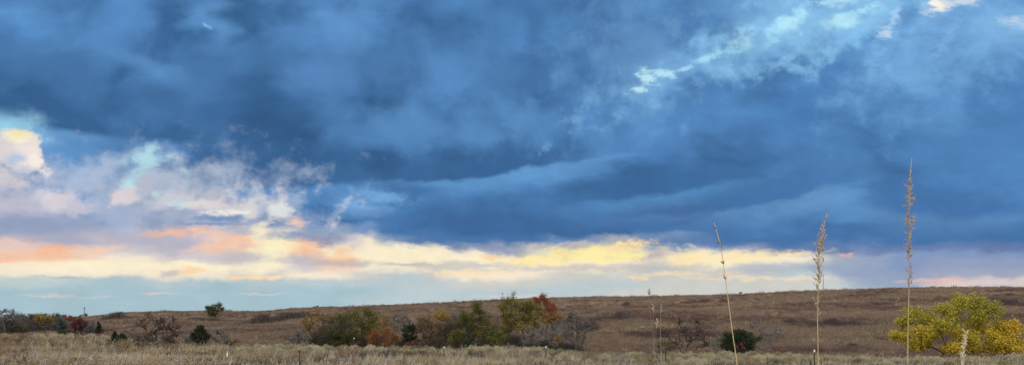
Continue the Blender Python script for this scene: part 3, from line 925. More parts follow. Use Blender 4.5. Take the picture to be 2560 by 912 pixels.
def conifer(name, label, D, px, top, halfw_px, mat, bark, base_py=None, n=2600, seed=1, shape='ovoid', leaf=0.17, group=None, lift=0.05, cat='tree', heads=5):
    """a juniper: sprays of short foliage over a trunk, dense in the body, spiky at the outline"""
    r = np.random.RandomState(seed)
    b = at(px, D) if base_py is None else at(px, D, base_py)
    H = (EYE + (790 - top) / F * D) - b[2]; W = halfw_px / F * D
    root = thing(name, label, cat, b, group)
    # whorls of boughs
    nb = 90
    hz = lift + (0.97 - lift) * r.rand(nb) ** 0.9
    prof = (np.sin(np.clip(hz * 0.92 + 0.12, 0, 1) * math.pi) ** 0.7 if shape == 'ovoid' else (1 - hz) ** 0.75 * (0.55 + 0.45 * np.clip(hz * 5, 0, 1)))
    if shape == 'round': prof = np.sqrt(np.clip(1 - ((hz - 0.55) / 0.52) ** 2, 0.02, 1))
    az = r.rand(nb) * 6.283
    L = W * prof * (0.72 + 0.42 * r.rand(nb))
    p0 = np.stack([np.zeros(nb), np.zeros(nb), hz * H * 0.86], 1)
    p1 = np.stack([np.cos(az) * L, np.sin(az) * L, hz * H * 0.86 + L * 0.35 + 0.05 * H], 1)
    sp = np.linspace(0, 1, 9)
    trunk_p = np.stack([0.04 * np.sin(sp * 5) * W, 0 * sp, sp * H * 0.93 - 0.2], 1)
    v, f = polytube(trunk_p, 0.028 * H * (1.05 - sp) + 0.01, 6)
    v2, f2 = tubes(p0, p1, np.full(nb, 0.022), np.full(nb, 0.008), 4)
    V, Fq = merge([(v, f), (v2, f2)])
    mesh('trunk', V, Fq, bark, root, smooth=True)
    bi = r.randint(0, nb, n); t = 0.25 + 0.8 * r.rand(n) ** 0.6
    pts = p0[bi] + (p1[bi] - p0[bi]) * t[:, None] + r.normal(size=(n, 3)) * np.array([0.10, 0.10, 0.09]) * (W * 0.75 + 0.15)
    ax = (p1 - p0)[bi] / np.maximum(L[bi], 0.05)[:, None] * 0.6 + np.array([0, 0, 0.75]) + r.normal(size=(n, 3)) * 0.5
    # leaders that stand above the body
    ex, ea = [], []
    for k in range(heads):
        q = np.array([r.normal() * 0.22 * W, r.normal() * 0.22 * W, H * (0.86 + 0.05 * r.rand())])
        if k == 0: q = np.array([0, 0, H * 0.88])
        m = 60
        tt = r.rand(m)
        e = q + np.stack([r.normal(size=m) * 0.05 * W * (1 - tt), r.normal(size=m) * 0.05 * W * (1 - tt), tt * H * (0.14 if k == 0 else 0.09)], 1)
        ex.append(e); ea.append(np.stack([r.normal(size=m) * 0.3, r.normal(size=m) * 0.3, np.ones(m)], 1))
    pts = np.concatenate([pts] + ex); ax = np.concatenate([ax] + ea)
    pts[:, 2] = np.maximum(pts[:, 2], 0.02)
    v, f = leaves(pts, leaf, r, 0.45, axis=ax)
    mesh('crown', v, f, mat, root, attrs={'tint': r.rand(len(pts))})
    return root

def thicket(label, px, py, rx_px, h, mat, n=500, seed=0, depth_m=6.0, leafmat=None, dens=2, cat='shrub', group=None, D=None, slope=0.0, name='thicket'):
    """a low suckering stand of thin upright stems over a patch of ground"""
    r = np.random.RandomState(seed + int(px))
    c = hit(px, py) if D is None else at(px, D)
    W = rx_px / F * c[1]
    root_xy = c
    a = r.rand(n) * 6.283; q = np.minimum(np.abs(r.normal(size=n)) * 0.52, 1.25)
    q = q * (1 + 0.25 * np.sin(a * 3 + seed) + 0.15 * np.sin(a * 7 + seed * 2))
    ox = np.cos(a) * q * W; oy = np.sin(a) * q * depth_m + slope * ox
    gx, gy = c[0] + ox, c[1] + oy
    base = np.stack([ox, oy, hills(gx, gy) - c[2] - 0.05], 1)
    hh = h * np.clip(1 - 0.5 * q ** 2, 0.3, 1) * (0.6 + 0.5 * r.rand(n)) * (0.85 + 0.25 * np.sin(ox * 2.1 / max(h, .5) + seed))
    lean = r.normal(size=(n, 2)) * 0.22
    m1 = base + np.stack([lean[:, 0] * hh * 0.4, lean[:, 1] * hh * 0.4, hh * 0.5], 1)
    t1 = base + np.stack([lean[:, 0] * hh, lean[:, 1] * hh, hh], 1)
    P0 = [base, m1]; P1 = [m1, t1]; R0 = [np.full(n, 0.018), np.full(n, 0.014)]; R1 = [np.full(n, 0.014), np.full(n, 0.008)]
    for k in range(5):
        s = base + (t1 - base) * (0.35 + 0.55 * r.rand(n))[:, None]
        dv = rvec(n, r); dv[:, 2] = np.abs(dv[:, 2]) * 0.8 + 0.35
        e = s + dv * (hh * (0.18 + 0.25 * r.rand(n)))[:, None]
        P0.append(s); P1.append(e); R0.append(np.full(n, 0.012)); R1.append(np.full(n, 0.007))
    v, f = tubes(np.concatenate(P0), np.concatenate(P1), np.concatenate(R0), np.concatenate(R1), 3)
    root = thing(name, label, cat, c, group)
    mesh('stems', v, f, mat, root)
    if leafmat is not None:
        k = n * dens
        i = r.randint(0, n, k)
        pts = base[i] + (t1[i] - base[i]) * (0.25 + 0.8 * r.rand(k))[:, None] + r.normal(size=(k, 3)) * 0.15
        v, f = leaves(pts, 0.13 * max(1, c[1] / 100), r)
        mesh('crown', v, f, leafmat, root, attrs={'tint': r.rand(k)})
    return root

YEL = leaf_mat('leaf_yellow', (0.28, 0.285, 0.035), (0.57, 0.385, 0.03))
OLV = leaf_mat('leaf_olive', (0.050, 0.060, 0.016), (0.17, 0.16, 0.028))
OLV2 = leaf_mat('leaf_olive_gold', (0.10, 0.11, 0.025), (0.26, 0.19, 0.04))
RUST = leaf_mat('leaf_rust', (0.17, 0.060, 0.018), (0.28, 0.115, 0.03))
REDOR = leaf_mat('leaf_red_orange', (0.21, 0.050, 0.022), (0.30, 0.105, 0.04))
MAROON = leaf_mat('leaf_maroon', (0.075, 0.020, 0.022), (0.13, 0.04, 0.032))
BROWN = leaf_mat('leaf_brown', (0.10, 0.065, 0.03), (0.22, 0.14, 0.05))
AMBER = leaf_mat('leaf_amber', (0.20, 0.12, 0.03), (0.36, 0.22, 0.045))
CRIM = leaf_mat('leaf_crimson', (0.12, 0.020, 0.020), (0.28, 0.05, 0.065))
CEDAR = leaf_mat('needle_dark', (0.013, 0.022, 0.010), (0.036, 0.048, 0.020), 0.08)
CEDAR2 = leaf_mat('needle_bluish', (0.028, 0.040, 0.034), (0.050, 0.068, 0.050), 0.08)
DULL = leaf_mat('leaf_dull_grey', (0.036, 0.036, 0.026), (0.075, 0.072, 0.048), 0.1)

def make_trees():
    # ---- the yellow tree on the right
    woody('yellow_tree', 'spreading golden yellow tree with green tinged top lobes, at the right of the meadow', 'tree', 74, 2372, [
        (2318, 797, 25, .25), (2348, 778, 22, .2), (2372, 803, 24, .3), (2300, 815, 18, .35), (2335, 815, 22, .3),
        (2432, 768, 26, .15), (2402, 786, 22, .2), (2462, 782, 24, .15), (2482, 800, 18, .25), (2440, 750, 15, .1), (2440, 798, 20, .3), (2415, 765, 16, .15),
        (2282, 835, 19, .6), (2262, 845, 14, .6), (2302, 850, 20, .65), (2290, 868, 16, .75),
        (2372, 835, 22, .55), (2412, 832, 24, .6), (2345, 842, 18, .55), (2440, 840, 22, .7),
        (2482, 832, 26, .85), (2512, 842, 26, .9), (2530, 818, 14, .9), (2470, 862, 24, .8), (2530, 868, 22, .95), (2500, 872, 24, .85),
        (2345, 880, 18, .85), (2400, 880, 20, .7), (2440, 876, 20, .75), (2372, 868, 14, .6), (2390, 850, 20, .5), (2455, 850, 20, .7), (2330, 828, 18, .45), (2496, 822, 16, .75), (2325, 862, 16, .7), (2520, 888, 16, .9), (2470, 885, 18, .85)],
        BARK, YEL, 0.17, 520, 0.010, 5, 9, 4, stems=4, trunk_r=0.16, depth=0.8, grow=1.28, lush=2.2)
    # ---- central grove, left to right
    woody('sparse_tree', 'thin amber leaved tree at the left end of the grove', 'tree', 104, 798, [
        (775, 790, 12, .7), (795, 785, 14, .8), (815, 800, 13, .5), (783, 812, 12, .4), (770, 825, 12, .3), (810, 825, 12, .3), (762, 805, 10, .5), (790, 840, 12, .2)],
        BARK, AMBER, 0.17, 110, 0.010, 1, 10, 5, stems=2, trunk_r=0.14)
    woody('olive_tree', 'brownish green tree right of the thin amber tree', 'tree', 110, 858, [
        (835, 805, 15, .3), (858, 800, 16, .2), (845, 825, 17, .3), (870, 820, 15, .4), (832, 842, 15, .2), (862, 845, 17, .1)],
        BARK, OLV, 0.18, 260, 0.010, 2, 8, 4, stems=3, trunk_r=0.13)
    woody('brown_tree', 'small brown leaved tree with a dark trunk inside the left part of the grove', 'tree', 113, 878, [
        (878, 800, 12, .3), (868, 812, 10, .4), (888, 815, 10, .4)], BARK, BROWN, 0.16, 260, 0.010, 3, 7, 4, trunk_r=0.14)
    woody('olive_tree', 'rounded yellow green tree behind the rust coloured bush', 'tree', 107, 912, [
        (895, 795, 16, .55), (910, 785, 14, .5), (925, 805, 18, .6), (905, 820, 20, .6), (935, 825, 16, .7), (892, 838, 14, .6), (918, 845, 16, .4)],
        BARK, OLV, 0.17, 330, 0.014, 4, 8, 4, stems=3, trunk_r=0.12)
    woody('olive_tree', 'low dark green bushy tree at the foot of the brownish green tree', 'tree', 101, 850, [
        (828, 838, 14, .2), (848, 845, 15, .2), (868, 842, 14, .3), (840, 856, 13, .1), (872, 856, 12, .1), (885, 836, 12, .4)],
        BARK, OLV, 0.16, 330, 0.012, 50, 8, 4, stems=4, trunk_r=0.08)
    woody('orange_tree', 'small sparse orange topped tree above the rust bush', 'tree', 118, 958, [
        (958, 797, 10, .8), (945, 808, 11, .4), (968, 812, 11, .3), (955, 825, 12, .2)], BARK, AMBER, 0.16, 200, 0.010, 5, 8, 5, trunk_r=0.11)
    woody('rust_bush', 'domed rust orange bush in front of the grove', 'bush', 92, 958, [
        (925, 848, 13, .6), (942, 836, 14, .7), (960, 832, 14, .8), (978, 838, 14, .6), (990, 850, 12, .5), (958, 850, 16, .4), (935, 858, 11, .4), (978, 858, 12, .3)],
        BARK, RUST, 0.14, 480, 0.013, 6, 8, 4, stems=4, trunk_r=0.09, grow=1.15, lush=1.5)
    conifer('cedar', 'dark green cedar in the grove, right of the rust bush', 103, 1024, 803, 21, CEDAR, BARK, n=4600, seed=4, shape='round', leaf=0.2, heads=2)
    woody('crimson_shrub', 'low crimson shrub at the foot of the dark grove cedar', 'shrub', 88, 1033, [
        (1016, 859, 8, .1), (1030, 857, 8, .3), (1044, 859, 8, .1)], BARK_RED, CRIM, 0.13, 330, 0.012, 7, 6, 4, stems=3, trunk_r=0.05, grow=1.0)
    woody('crimson_shrub', 'small crimson shrub just left of the rust bush', 'shrub', 88, 893, [
        (885, 862, 8, .1), (898, 860, 8, .2)], BARK_RED, MAROON, 0.13, 300, 0.012, 8, 6, 4, stems=3, trunk_r=0.05)
    woody('bare_tree', 'leafless grey tree behind the dark grove cedar', 'tree', 116, 1003, [
        (985, 800, 13, .4), (1003, 795, 14, .3), (1015, 802, 12, .3), (992, 818, 12, .3)], BARK_GREY, BROWN, 0.15, 35, 0.02, 9, 12, 6, stems=2, trunk_r=0.12)
    woody('brown_tree', 'dull brown bushy tree just right of the dark grove cedar', 'tree', 108, 1062, [
        (1050, 810, 13, .5), (1065, 803, 13, .3), (1078, 818, 14, .3), (1055, 830, 14, .1), (1078, 840, 14, .1), (1065, 852, 14, .0)],
        BARK, BROWN, 0.16, 230, 0.010, 10, 8, 5, stems=3, trunk_r=0.12)
    woody('amber_tree', 'slim amber topped tree in the middle of the grove', 'tree', 112, 1104, [
        (1108, 785, 10, .9), (1098, 796, 11, .7), (1116, 800, 10, .5), (1095, 815, 12, .3), (1112, 822, 12, .2), (1102, 842, 13, .1)],
        BARK, AMBER, 0.17, 230, 0.010, 11, 8, 5, trunk_r=0.12)
    woody('bare_tree', 'leafless grey brown tree left of the tall green grove tree', 'tree', 117, 1136, [
        (1128, 800, 12, .1), (1142, 795, 12, .1), (1136, 815, 13, .1), (1125, 830, 12, .1), (1148, 832, 12, .1)], BARK_GREY, BROWN, 0.15, 25, 0.02, 12, 12, 6, trunk_r=0.12)
    woody('olive_tree', 'tall green tree with a single raised crown lobe, left of the largest grove tree', 'tree', 104, 1196, [
        (1192, 768, 11, .5), (1200, 782, 10, .4), (1163, 790, 15, .45), (1180, 800, 15, .4), (1155, 808, 13, .4), (1208, 805, 15, .5), (1222, 822, 15, .6),
        (1178, 822, 17, .5), (1200, 832, 17, .6), (1225, 842, 14, .6), (1180, 848, 13, .3), (1210, 852, 14, .3)],
        BARK, OLV, 0.17, 300, 0.014, 13, 8, 4, stems=3, trunk_r=0.16)
    conifer('cedar', 'blackish cedar between the yellow green bush and the tall green grove tree', 94, 1167, 812, 14, CEDAR2, BARK, n=2200, seed=6, shape='cone', leaf=0.18)
    woody('yellow_green_bush', 'yellow green bush in front of the blackish cedar', 'bush', 90, 1142, [
        (1132, 840, 12, .75), (1148, 828, 13, .7), (1160, 836, 11, .7), (1142, 850, 13, .7), (1126, 856, 9, .6), (1158, 852, 10, .5)],
        BARK, OLV, 0.15, 420, 0.012, 14, 8, 4, stems=3, trunk_r=0.07, grow=1.2, lush=1.4)
    woody('yellow_green_bush', 'small yellow green bush left of the base of the largest grove tree', 'bush', 92, 1243, [
        (1236, 848, 10, .7), (1248, 840, 10, .7), (1246, 856, 9, .6)], BARK, OLV, 0.15, 420, 0.012, 15, 7, 4, stems=2, trunk_r=0.05)
    woody('large_olive_tree', 'largest tree of the grove with a wide yellow green crown and forked dark trunk', 'tree', 100, 1300, [
        (1275, 757, 16, .35), (1262, 768, 14, .35), (1288, 765, 15, .4), (1318, 763, 15, .35), (1305, 772, 14, .35), (1325, 775, 13, .4),
        (1258, 785, 15, .6), (1280, 788, 15, .65), (1268, 803, 15, .6), (1345, 780, 14, .5), (1340, 797, 15, .65), (1320, 803, 15, .85), (1300, 806, 14, .75),
        (1280, 820, 15, .6), (1262, 826, 14, .5), (1310, 824, 14, .85), (1332, 818, 14, .6), (1258, 845, 12, .4)],
        BARK, OLV2, 0.17, 270, 0.014, 16, 8, 4, stems=2, trunk_r=0.2, depth=0.9)
    woody('red_orange_tree', 'rusty red topped tree rising behind the right side of the largest grove tree', 'tree', 108, 1362, [
        (1345, 753, 11, .4), (1358, 747, 9, .4), (1366, 758, 10, .3), (1340, 765, 9, .4), (1372, 773, 11, .4), (1380, 785, 10, .5), (1360, 788, 11, .8), (1382, 772, 8, .4), (1366, 800, 11, .8)],
        BARK, REDOR, 0.17, 330, 0.014, 17, 8, 4, trunk_r=0.14)
    woody('amber_tree', 'low orange amber tree under the rusty red topped tree', 'tree', 105, 1388, [
        (1372, 800, 12, .4), (1390, 796, 12, .5), (1403, 800, 10, .6), (1385, 812, 12, .2)], BARK, AMBER, 0.16, 210, 0.016, 18, 8, 5, stems=2, trunk_r=0.1)
    woody('bare_shrub', 'tangle of leafless grey brown branches right of the largest grove tree', 'shrub', 94, 1360, [
        (1325, 840, 17), (1350, 828, 17), (1378, 826, 17), (1340, 855, 16), (1372, 850, 18), (1400, 838, 16), (1405, 856, 15), (1315, 858, 13)],
        BARK_GREY, BROWN, 0.12, 18, 0.02, 19, 13, 6, stems=6, trunk_r=0.07)
    woody('bare_shrub', 'tall broom like leafless grey shrub at the right end of the grove', 'shrub', 92, 1432, [
        (1415, 800, 14), (1432, 795, 14), (1448, 805, 15), (1420, 820, 15), (1442, 825, 16), (1460, 822, 13), (1415, 845, 14), (1438, 850, 16), (1456, 850, 13), (1470, 812, 9)],
        TWIG_GREY, None, 0.12, 0, 0.02, 20, 14, 7, stems=8, trunk_r=0.06)
    woody('amber_sapling', 'tiny amber leaved sapling in front of the broom like grey shrub', 'sapling', 84, 1392, [
        (1386, 848, 7, .8), (1397, 843, 7, .9), (1399, 853, 6, .8)], BARK, AMBER, 0.12, 330, 0.01, 21, 6, 4, trunk_r=0.03)
    woody('arching_sapling', 'arching sapling with a few yellow green leaves beside the grove', 'sapling', 86, 1452, [
        (1452, 842, 6, .9), (1463, 830, 6, .8), (1478, 823, 6, .7), (1494, 819, 6, .6), (1455, 850, 5, .8)], BARK, OLV, 0.12, 300, 0.012, 22, 5, 3, trunk_r=0.05)
    woody('bare_shrub', 'leafless grey shrub at the foot of the thin amber tree', 'shrub', 90, 742, [
        (725, 848, 13), (745, 840, 14), (762, 850, 13), (738, 858, 12)], TWIG_GREY, None, 0.1, 0, 0.018, 23, 12, 6, stems=6, trunk_r=0.05)
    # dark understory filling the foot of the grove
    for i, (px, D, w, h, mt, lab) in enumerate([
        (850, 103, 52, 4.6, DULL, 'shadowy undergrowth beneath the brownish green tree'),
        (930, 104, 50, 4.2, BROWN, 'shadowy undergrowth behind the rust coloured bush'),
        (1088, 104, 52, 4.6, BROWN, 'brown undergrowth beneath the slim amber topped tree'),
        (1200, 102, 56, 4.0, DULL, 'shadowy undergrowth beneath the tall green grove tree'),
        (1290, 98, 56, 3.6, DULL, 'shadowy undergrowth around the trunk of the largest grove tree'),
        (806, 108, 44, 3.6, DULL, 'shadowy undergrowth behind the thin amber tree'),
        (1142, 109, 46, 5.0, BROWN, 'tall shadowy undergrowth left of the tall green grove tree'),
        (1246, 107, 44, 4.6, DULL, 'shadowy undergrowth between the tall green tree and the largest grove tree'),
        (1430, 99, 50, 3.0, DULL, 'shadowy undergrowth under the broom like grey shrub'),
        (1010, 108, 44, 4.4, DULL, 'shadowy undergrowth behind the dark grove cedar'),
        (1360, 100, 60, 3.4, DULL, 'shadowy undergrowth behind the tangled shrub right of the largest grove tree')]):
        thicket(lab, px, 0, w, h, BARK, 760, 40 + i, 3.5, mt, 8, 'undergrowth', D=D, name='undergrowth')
    # ---- right hand shrubs
    woody('bare_shrub', 'black branched leafless shrub with twisted stems in front of the right hillside', 'shrub', 73, 1712, [
        (1688, 808, 13), (1700, 822, 13), (1672, 842, 14), (1712, 838, 15), (1738, 805, 12), (1745, 828, 14), (1760, 845, 14), (1730, 850, 15), (1690, 858, 14), (1770, 862, 11), (1655, 830, 9)],
        BARK, None, 0.1, 0, 0.016, 24, 8, 4, stems=6, trunk_r=0.10, wob=0.4, grow=1.5)
    conifer('cedar', 'broad dark green cedar bush standing alone on the right, with pink sumac before it', 70, 1848, 822, 48, CEDAR, BARK, n=8500, seed=9, shape='ovoid', leaf=0.15, lift=0.0, heads=8)
    woody('bare_shrub', 'pale leafless shrub behind the right side of the lone broad cedar', 'shrub', 75, 1905, [
        (1880, 815, 12), (1893, 800, 10), (1915, 830, 12), (1935, 825, 13), (1950, 842, 13), (1925, 852, 14), (1900, 845, 12), (1940, 868, 12), (1895, 868, 11)],
        BARK_GREY, REDOR, 0.11, 10, 0.013, 25, 9, 5, stems=5, trunk_r=0.05, wob=0.4)
    woody('bare_shrub', 'thin leafless shrub rising behind the left side of the lone broad cedar', 'shrub', 76, 1800, [
        (1790, 860, 12), (1796, 845, 11), (1812, 850, 11), (1785, 872, 10)], BARK_GREY, OLV, 0.11, 40, 0.013, 26, 8, 5, stems=4, trunk_r=0.04, wob=0.4)
    woody('sumac', 'pink red sumac sprig in front of the lone broad cedar', 'shrub', 64, 1852, [
        (1844, 866, 4, .7), (1856, 862, 5, .9), (1860, 870, 4, .7)], BARK_RED, CRIM, 0.12, 360, 0.009, 27, 6, 3, stems=2, trunk_r=0.02)
    woody('sumac', 'low red sumac right of the lone broad cedar, under the pale leafless shrub', 'shrub', 67, 1937, [
        (1926, 880, 6, .6), (1938, 876, 7, .7), (1950, 883, 6, .4)], BARK_RED, CRIM, 0.11, 260, 0.009, 28, 6, 3, stems=3, trunk_r=0.02)
    woody('sumac', 'tiny red sumac between the black branched shrub and the lone broad cedar', 'shrub', 68, 1768, [
        (1764, 878, 5, .5), (1772, 882, 5, .5)], BARK_RED, CRIM, 0.11, 220, 0.009, 29, 5, 3, stems=2, trunk_r=0.02)
    woody('green_bush', 'small soft green bush left of the black branched shrub', 'bush', 70, 1662, [
        (1650, 872, 10, .2), (1664, 864, 11, .3), (1678, 870, 10, .2), (1662, 880, 10, .1)], BARK, OLV, 0.13, 300, 0.010, 30, 7, 4, stems=4, trunk_r=0.03)
    # ---- left side, on the slope and its foot
    conifer('cedar', 'dark cedar with spiky top standing by itself at the left edge of the hillside', 84, 500, 811, 24, CEDAR, BARK, n=3600, seed=12, shape='ovoid', leaf=0.17, lift=0.02, heads=9)
    woody('bare_shrub', 'grey leafless shrub touching the left side of the spiky cedar', 'shrub', 86, 470, [
        (470, 840, 12), (480, 850, 12), (462, 856, 11)], TWIG_GREY, None, 0.1, 0, 0.016, 31, 11, 6, stems=5, trunk_r=0.04)
    woody('bare_shrub', 'rounded grey leafless shrub right of the spiky cedar', 'shrub', 88, 545, [
        (528, 845, 13), (548, 835, 14), (565, 845, 13), (540, 858, 13), (560, 860, 12)], TWIG_GREY, None, 0.1, 0, 0.016, 32, 11, 6, stems=6, trunk_r=0.04)
    woody('brown_shrub', 'reddish brown low shrub right of the rounded grey shrub', 'shrub', 88, 580, [
        (573, 858, 9, .2), (588, 855, 9, .3)], BARK_RED, BROWN, 0.12, 160, 0.014, 33, 8, 5, stems=4, trunk_r=0.03)
    woody('bare_tree', 'bare reddish tree with a tall trunk, tallest of the left cluster', 'tree', 98, 372, [
        (365, 787, 11, .2), (352, 800, 11, .2), (378, 798, 11, .2), (345, 812, 12, .2), (366, 812, 12, .2), (388, 806, 9, .2)],
        BARK_RED, BROWN, 0.14, 14, 0.013, 34, 9, 5, trunk_r=0.18, wob=0.3, grow=1.2)
    woody('bare_tree', 'dark bare tree with forked stems, middle of the left cluster', 'tree', 95, 396, [
        (392, 808, 11), (408, 806, 11), (400, 822, 12), (415, 822, 10), (388, 830, 9)], BARK, None, 0.1, 0, 0.016, 35, 10, 6, stems=2, trunk_r=0.13, wob=0.3)
    woody('bare_tree', 'pale brown bare tree at the right of the left cluster', 'tree', 96, 428, [
        (430, 800, 9), (425, 818, 11), (440, 820, 11), (432, 836, 12), (446, 838, 10), (420, 845, 10)], BARK_RED, None, 0.1, 0, 0.016, 36, 10, 6, stems=2, trunk_r=0.10, wob=0.3)
    woody('bare_shrub', 'dark leafless brush around the foot of the left bare trees', 'shrub', 92, 385, [
        (350, 850, 11, .1), (368, 846, 12, .1), (388, 850, 12, .1), (408, 850, 12, .1), (425, 856, 10, .1)], BARK, DULL, 0.13, 120, 0.016, 37, 10, 6, stems=6, trunk_r=0.05)
    woody('bare_sapling', 'small pale bare tree left of the reddish bare tree', 'tree', 100, 325, [
        (320, 828, 8), (330, 826, 8), (326, 838, 8)], BARK_GREY, None, 0.1, 0, 0.015, 38, 9, 5, trunk_r=0.06)
    conifer('green_shrub', 'spiky green juniper shrub left of the small pale bare tree', 104, 287, 826, 12, CEDAR, BARK, n=1500, seed=14, shape='cone', leaf=0.17, lift=0, cat='shrub', heads=5)
    conifer('green_shrub', 'lower green juniper shrub touching the spiky one on its right', 103, 304, 832, 13, CEDAR, BARK, n=1300, seed=15, shape='ovoid', leaf=0.17, lift=0, cat='shrub', heads=5)
    # ---- ridge tree and ridge shrubs
    woody('lone_tree', 'lone leafy tree on the ridge line left of centre', 'tree', 255, 537, [
        (524, 771, 7, .2), (535, 768, 7, .3), (548, 765, 7, .3), (530, 778, 8, .2), (543, 776, 8, .3), (553, 773, 6, .2), (538, 784, 7, .1), (519, 770, 4, .2), (528, 785, 6, .1)],
        BARK, OLV, 0.30, 110, 0.03, 41, 9, 5, stems=3, trunk_r=0.25, grow=1.5)
    woody('bare_shrub', 'tiny bare shrub on the skyline left of the central grove', 'shrub', 320, 788, [(785, 767, 3), (792, 766, 3), (789, 769, 3)], BARK, None, 0.2, 0, 0.05, 42, 8, 4, stems=3, trunk_r=0.1)
    woody('bare_shrub', 'tiny bare shrub on the skyline right of the lone ridge tree', 'shrub', 340, 724, [(722, 772, 2.6), (727, 771, 2.6)], BARK, None, 0.2, 0, 0.05, 43, 8, 4, stems=2, trunk_r=0.1)
    woody('bare_shrub', 'tiny dark shrub on the skyline beside the leaning grass stalk', 'shrub', 290, 1851, [(1850, 733, 2.6), (1854, 731, 2.4)], BARK, DULL, 0.3, 30, 0.04, 44, 7, 4, stems=2, trunk_r=0.1)
    # ---- dark thickets on the hillside
    for i, (px, py, rx, h, dm, mt, lab, n, lf) in enumerate([
        (665, 806, 62, 2.4, 7, TWIG_PURPLE, 'long grey purple thicket on the slope left of the grove', 900, DULL),
        (735, 797, 56, 2.6, 7, TWIG_PURPLE, 'grey purple thicket running uphill behind the thin amber tree', 900, DULL),
        (1470, 828, 34, 2.4, 5, TWIG_PURPLE, 'purple brown thicket against the right end of the grove', 700, None),
        (1545, 798, 84, 1.7, 11, TWIG_PURPLE, 'purple brown thicket on the slope right of the grove', 560, None),
        (1565, 764, 18, 1.1, 3, TWIG_PURPLE, 'short dark clump high on the slope right of the grove', 260, None),
        (2085, 816, 140, 1.3, 5, TWIG_PURPLE, 'long dark purple stand of stems across the right hillside', 1400, None),
        (1985, 812, 80, 1.1, 4, TWIG_PURPLE, 'dark purple stems left of the long stand on the right hillside', 600, None),
        (2525, 762, 45, 1.8, 5, TWIG_PURPLE, 'dark stand of stems at the right edge of the hillside', 600, None),
        (520, 802, 60, 1.3, 4, TWIG_PURPLE, 'thin dark stand of brush crossing the slope below the lone ridge tree', 500, None),
        (285, 797, 38, 2.2, 6, TWIG_PURPLE, 'dark brush in the fold of the far left slope', 500, DULL),
        (2130, 872, 100, 0.7, 3, TWIG_PURPLE, 'low purple stems at the foot of the right hillside', 500, None)]):
        thicket(lab, px, py, rx, h, mt, n, 60 + i, dm, lf, 3, 'thicket')
    # ---- far left wood edge, tree by tree
    L = [  # name, label, D, px, clusters, bark, leafmat, dens, leaf, stems
        ('bare_tree', 'pale bare tree at the left frame edge, standing taller than the wood', 185, 14, [(2, 782, 9), (14, 778, 9), (28, 782, 9), (40, 787, 8), (8, 795, 9), (30, 797, 9), (-10, 785, 9)], BARK_GREY, None, 0, .2, 1),
        ('bare_tree', 'grey bare tree second from the left frame edge', 200, 52, [(42, 797, 9, .1), (56, 795, 9, .1), (50, 808, 10, .1), (66, 802, 8, .1)], BARK_GREY, DULL, 40, .28, 2),
        ('wood_edge_tree', 'dull olive tree low in the left wood edge', 210, 88, [(78, 802, 9, .2), (90, 797, 9, .2), (100, 806, 9, .2), (86, 815, 10, .1)], BARK, DULL, 70, .30, 2),
        ('orange_tree', 'orange tree in the far left wood', 192, 112, [(98, 800, 8, .5), (108, 795, 8, .7), (120, 797, 8, .6), (114, 805, 9, .3)], BARK, AMBER, 150, .28, 2),
        ('wood_edge_tree', 'olive tree behind the orange tree of the far wood', 260, 136, [(130, 795, 7, .3), (142, 793, 7, .3), (138, 802, 8, .2)], BARK, OLV, 75, .33, 2),
        ('red_tree', 'red orange tree at the right end of the far wood', 290, 172, [(164, 796, 5, .3), (172, 794, 5, .4), (180, 797, 5, .3)], BARK, REDOR, 100, .33, 2),
        ('wood_edge_tree', 'dark green far tree just left of the mast', 330, 196, [(188, 796, 5, .1), (200, 795, 5, .1)], BARK, OLV, 80, .36, 2),
        ('bare_tree', 'grey bare tree in front of the orange tree', 195, 130, [(120, 815, 9, .1), (134, 812, 9, .1), (142, 820, 8, .1)], BARK_GREY, DULL, 30, .25, 3),
        ('wood_edge_tree', 'dark olive bush at the foot of the left wood', 185, 48, [(38, 822, 9, .3), (50, 820, 9, .2), (60, 826, 8, .2)], BARK, OLV, 55, .27, 3),
        ('wood_edge_tree', 'dull grey green tree at the left frame edge', 190, 4, [(-8, 806, 10, .3), (6, 804, 10, .2), (16, 812, 10, .2), (0, 820, 10, .1)], BARK, DULL, 75, .28, 2),
        ('maroon_tree', 'round maroon tree right of the left wood', 168, 200, [(188, 812, 8, .4), (198, 805, 8, .6), (209, 811, 8, .4), (193, 821, 8, .2), (206, 821, 8, .2)], BARK, MAROON, 190, .24, 1),
        ('bare_shrub', 'grey leafless shrub touching the right side of the maroon tree', 172, 226, [(218, 815, 8, .1), (228, 812, 8, .1), (232, 824, 8, .1), (220, 826, 7, .1)], BARK_GREY, DULL, 35, .22, 4),
        ('bare_shrub', 'purple grey brush right of the small trunked juniper', 170, 256, [(250, 825, 7, .1), (260, 828, 6, .1)], BARK_RED, None, 0, .22, 4),
        ('olive_bush', 'olive bush between the bluish juniper and the maroon tree', 165, 176, [(168, 829, 6, .3), (178, 828, 6, .4), (184, 831, 5, .3)], BARK, OLV, 110, .22, 3),
        ('wood_edge_tree', 'far olive treetop behind the gap beside the bare trees', 300, 72, [(60, 793, 7, .3), (74, 792, 7, .3), (84, 794, 7, .2)], BARK, OLV, 75, .36, 2),
        ('wood_edge_tree', 'far grey green treetop over the olive trees', 340, 154, [(148, 792, 5, .2), (158, 791, 5, .2)], BARK, DULL, 80, .4, 2),
        ('wood_edge_tree', 'far dark treetops left of the pale bare tree', 330, 30, [(18, 794, 7, .1), (34, 793, 7, .1), (46, 794, 6, .1)], BARK, DULL, 75, .4, 2),
        ('wood_edge_tree', 'small grey treetop at the foot of the thin lattice mast', 320, 213, [(205, 789, 3.5, .2), (216, 788, 3.5, .2), (211, 786, 3, .2)], BARK_GREY, DULL, 60, .3, 2),
        ('wood_edge_tree', 'far dark treetop above the orange tree', 350, 106, [(94, 792, 6, .1), (110, 791, 6, .1)], BARK, DULL, 80, .4, 2),
    ]
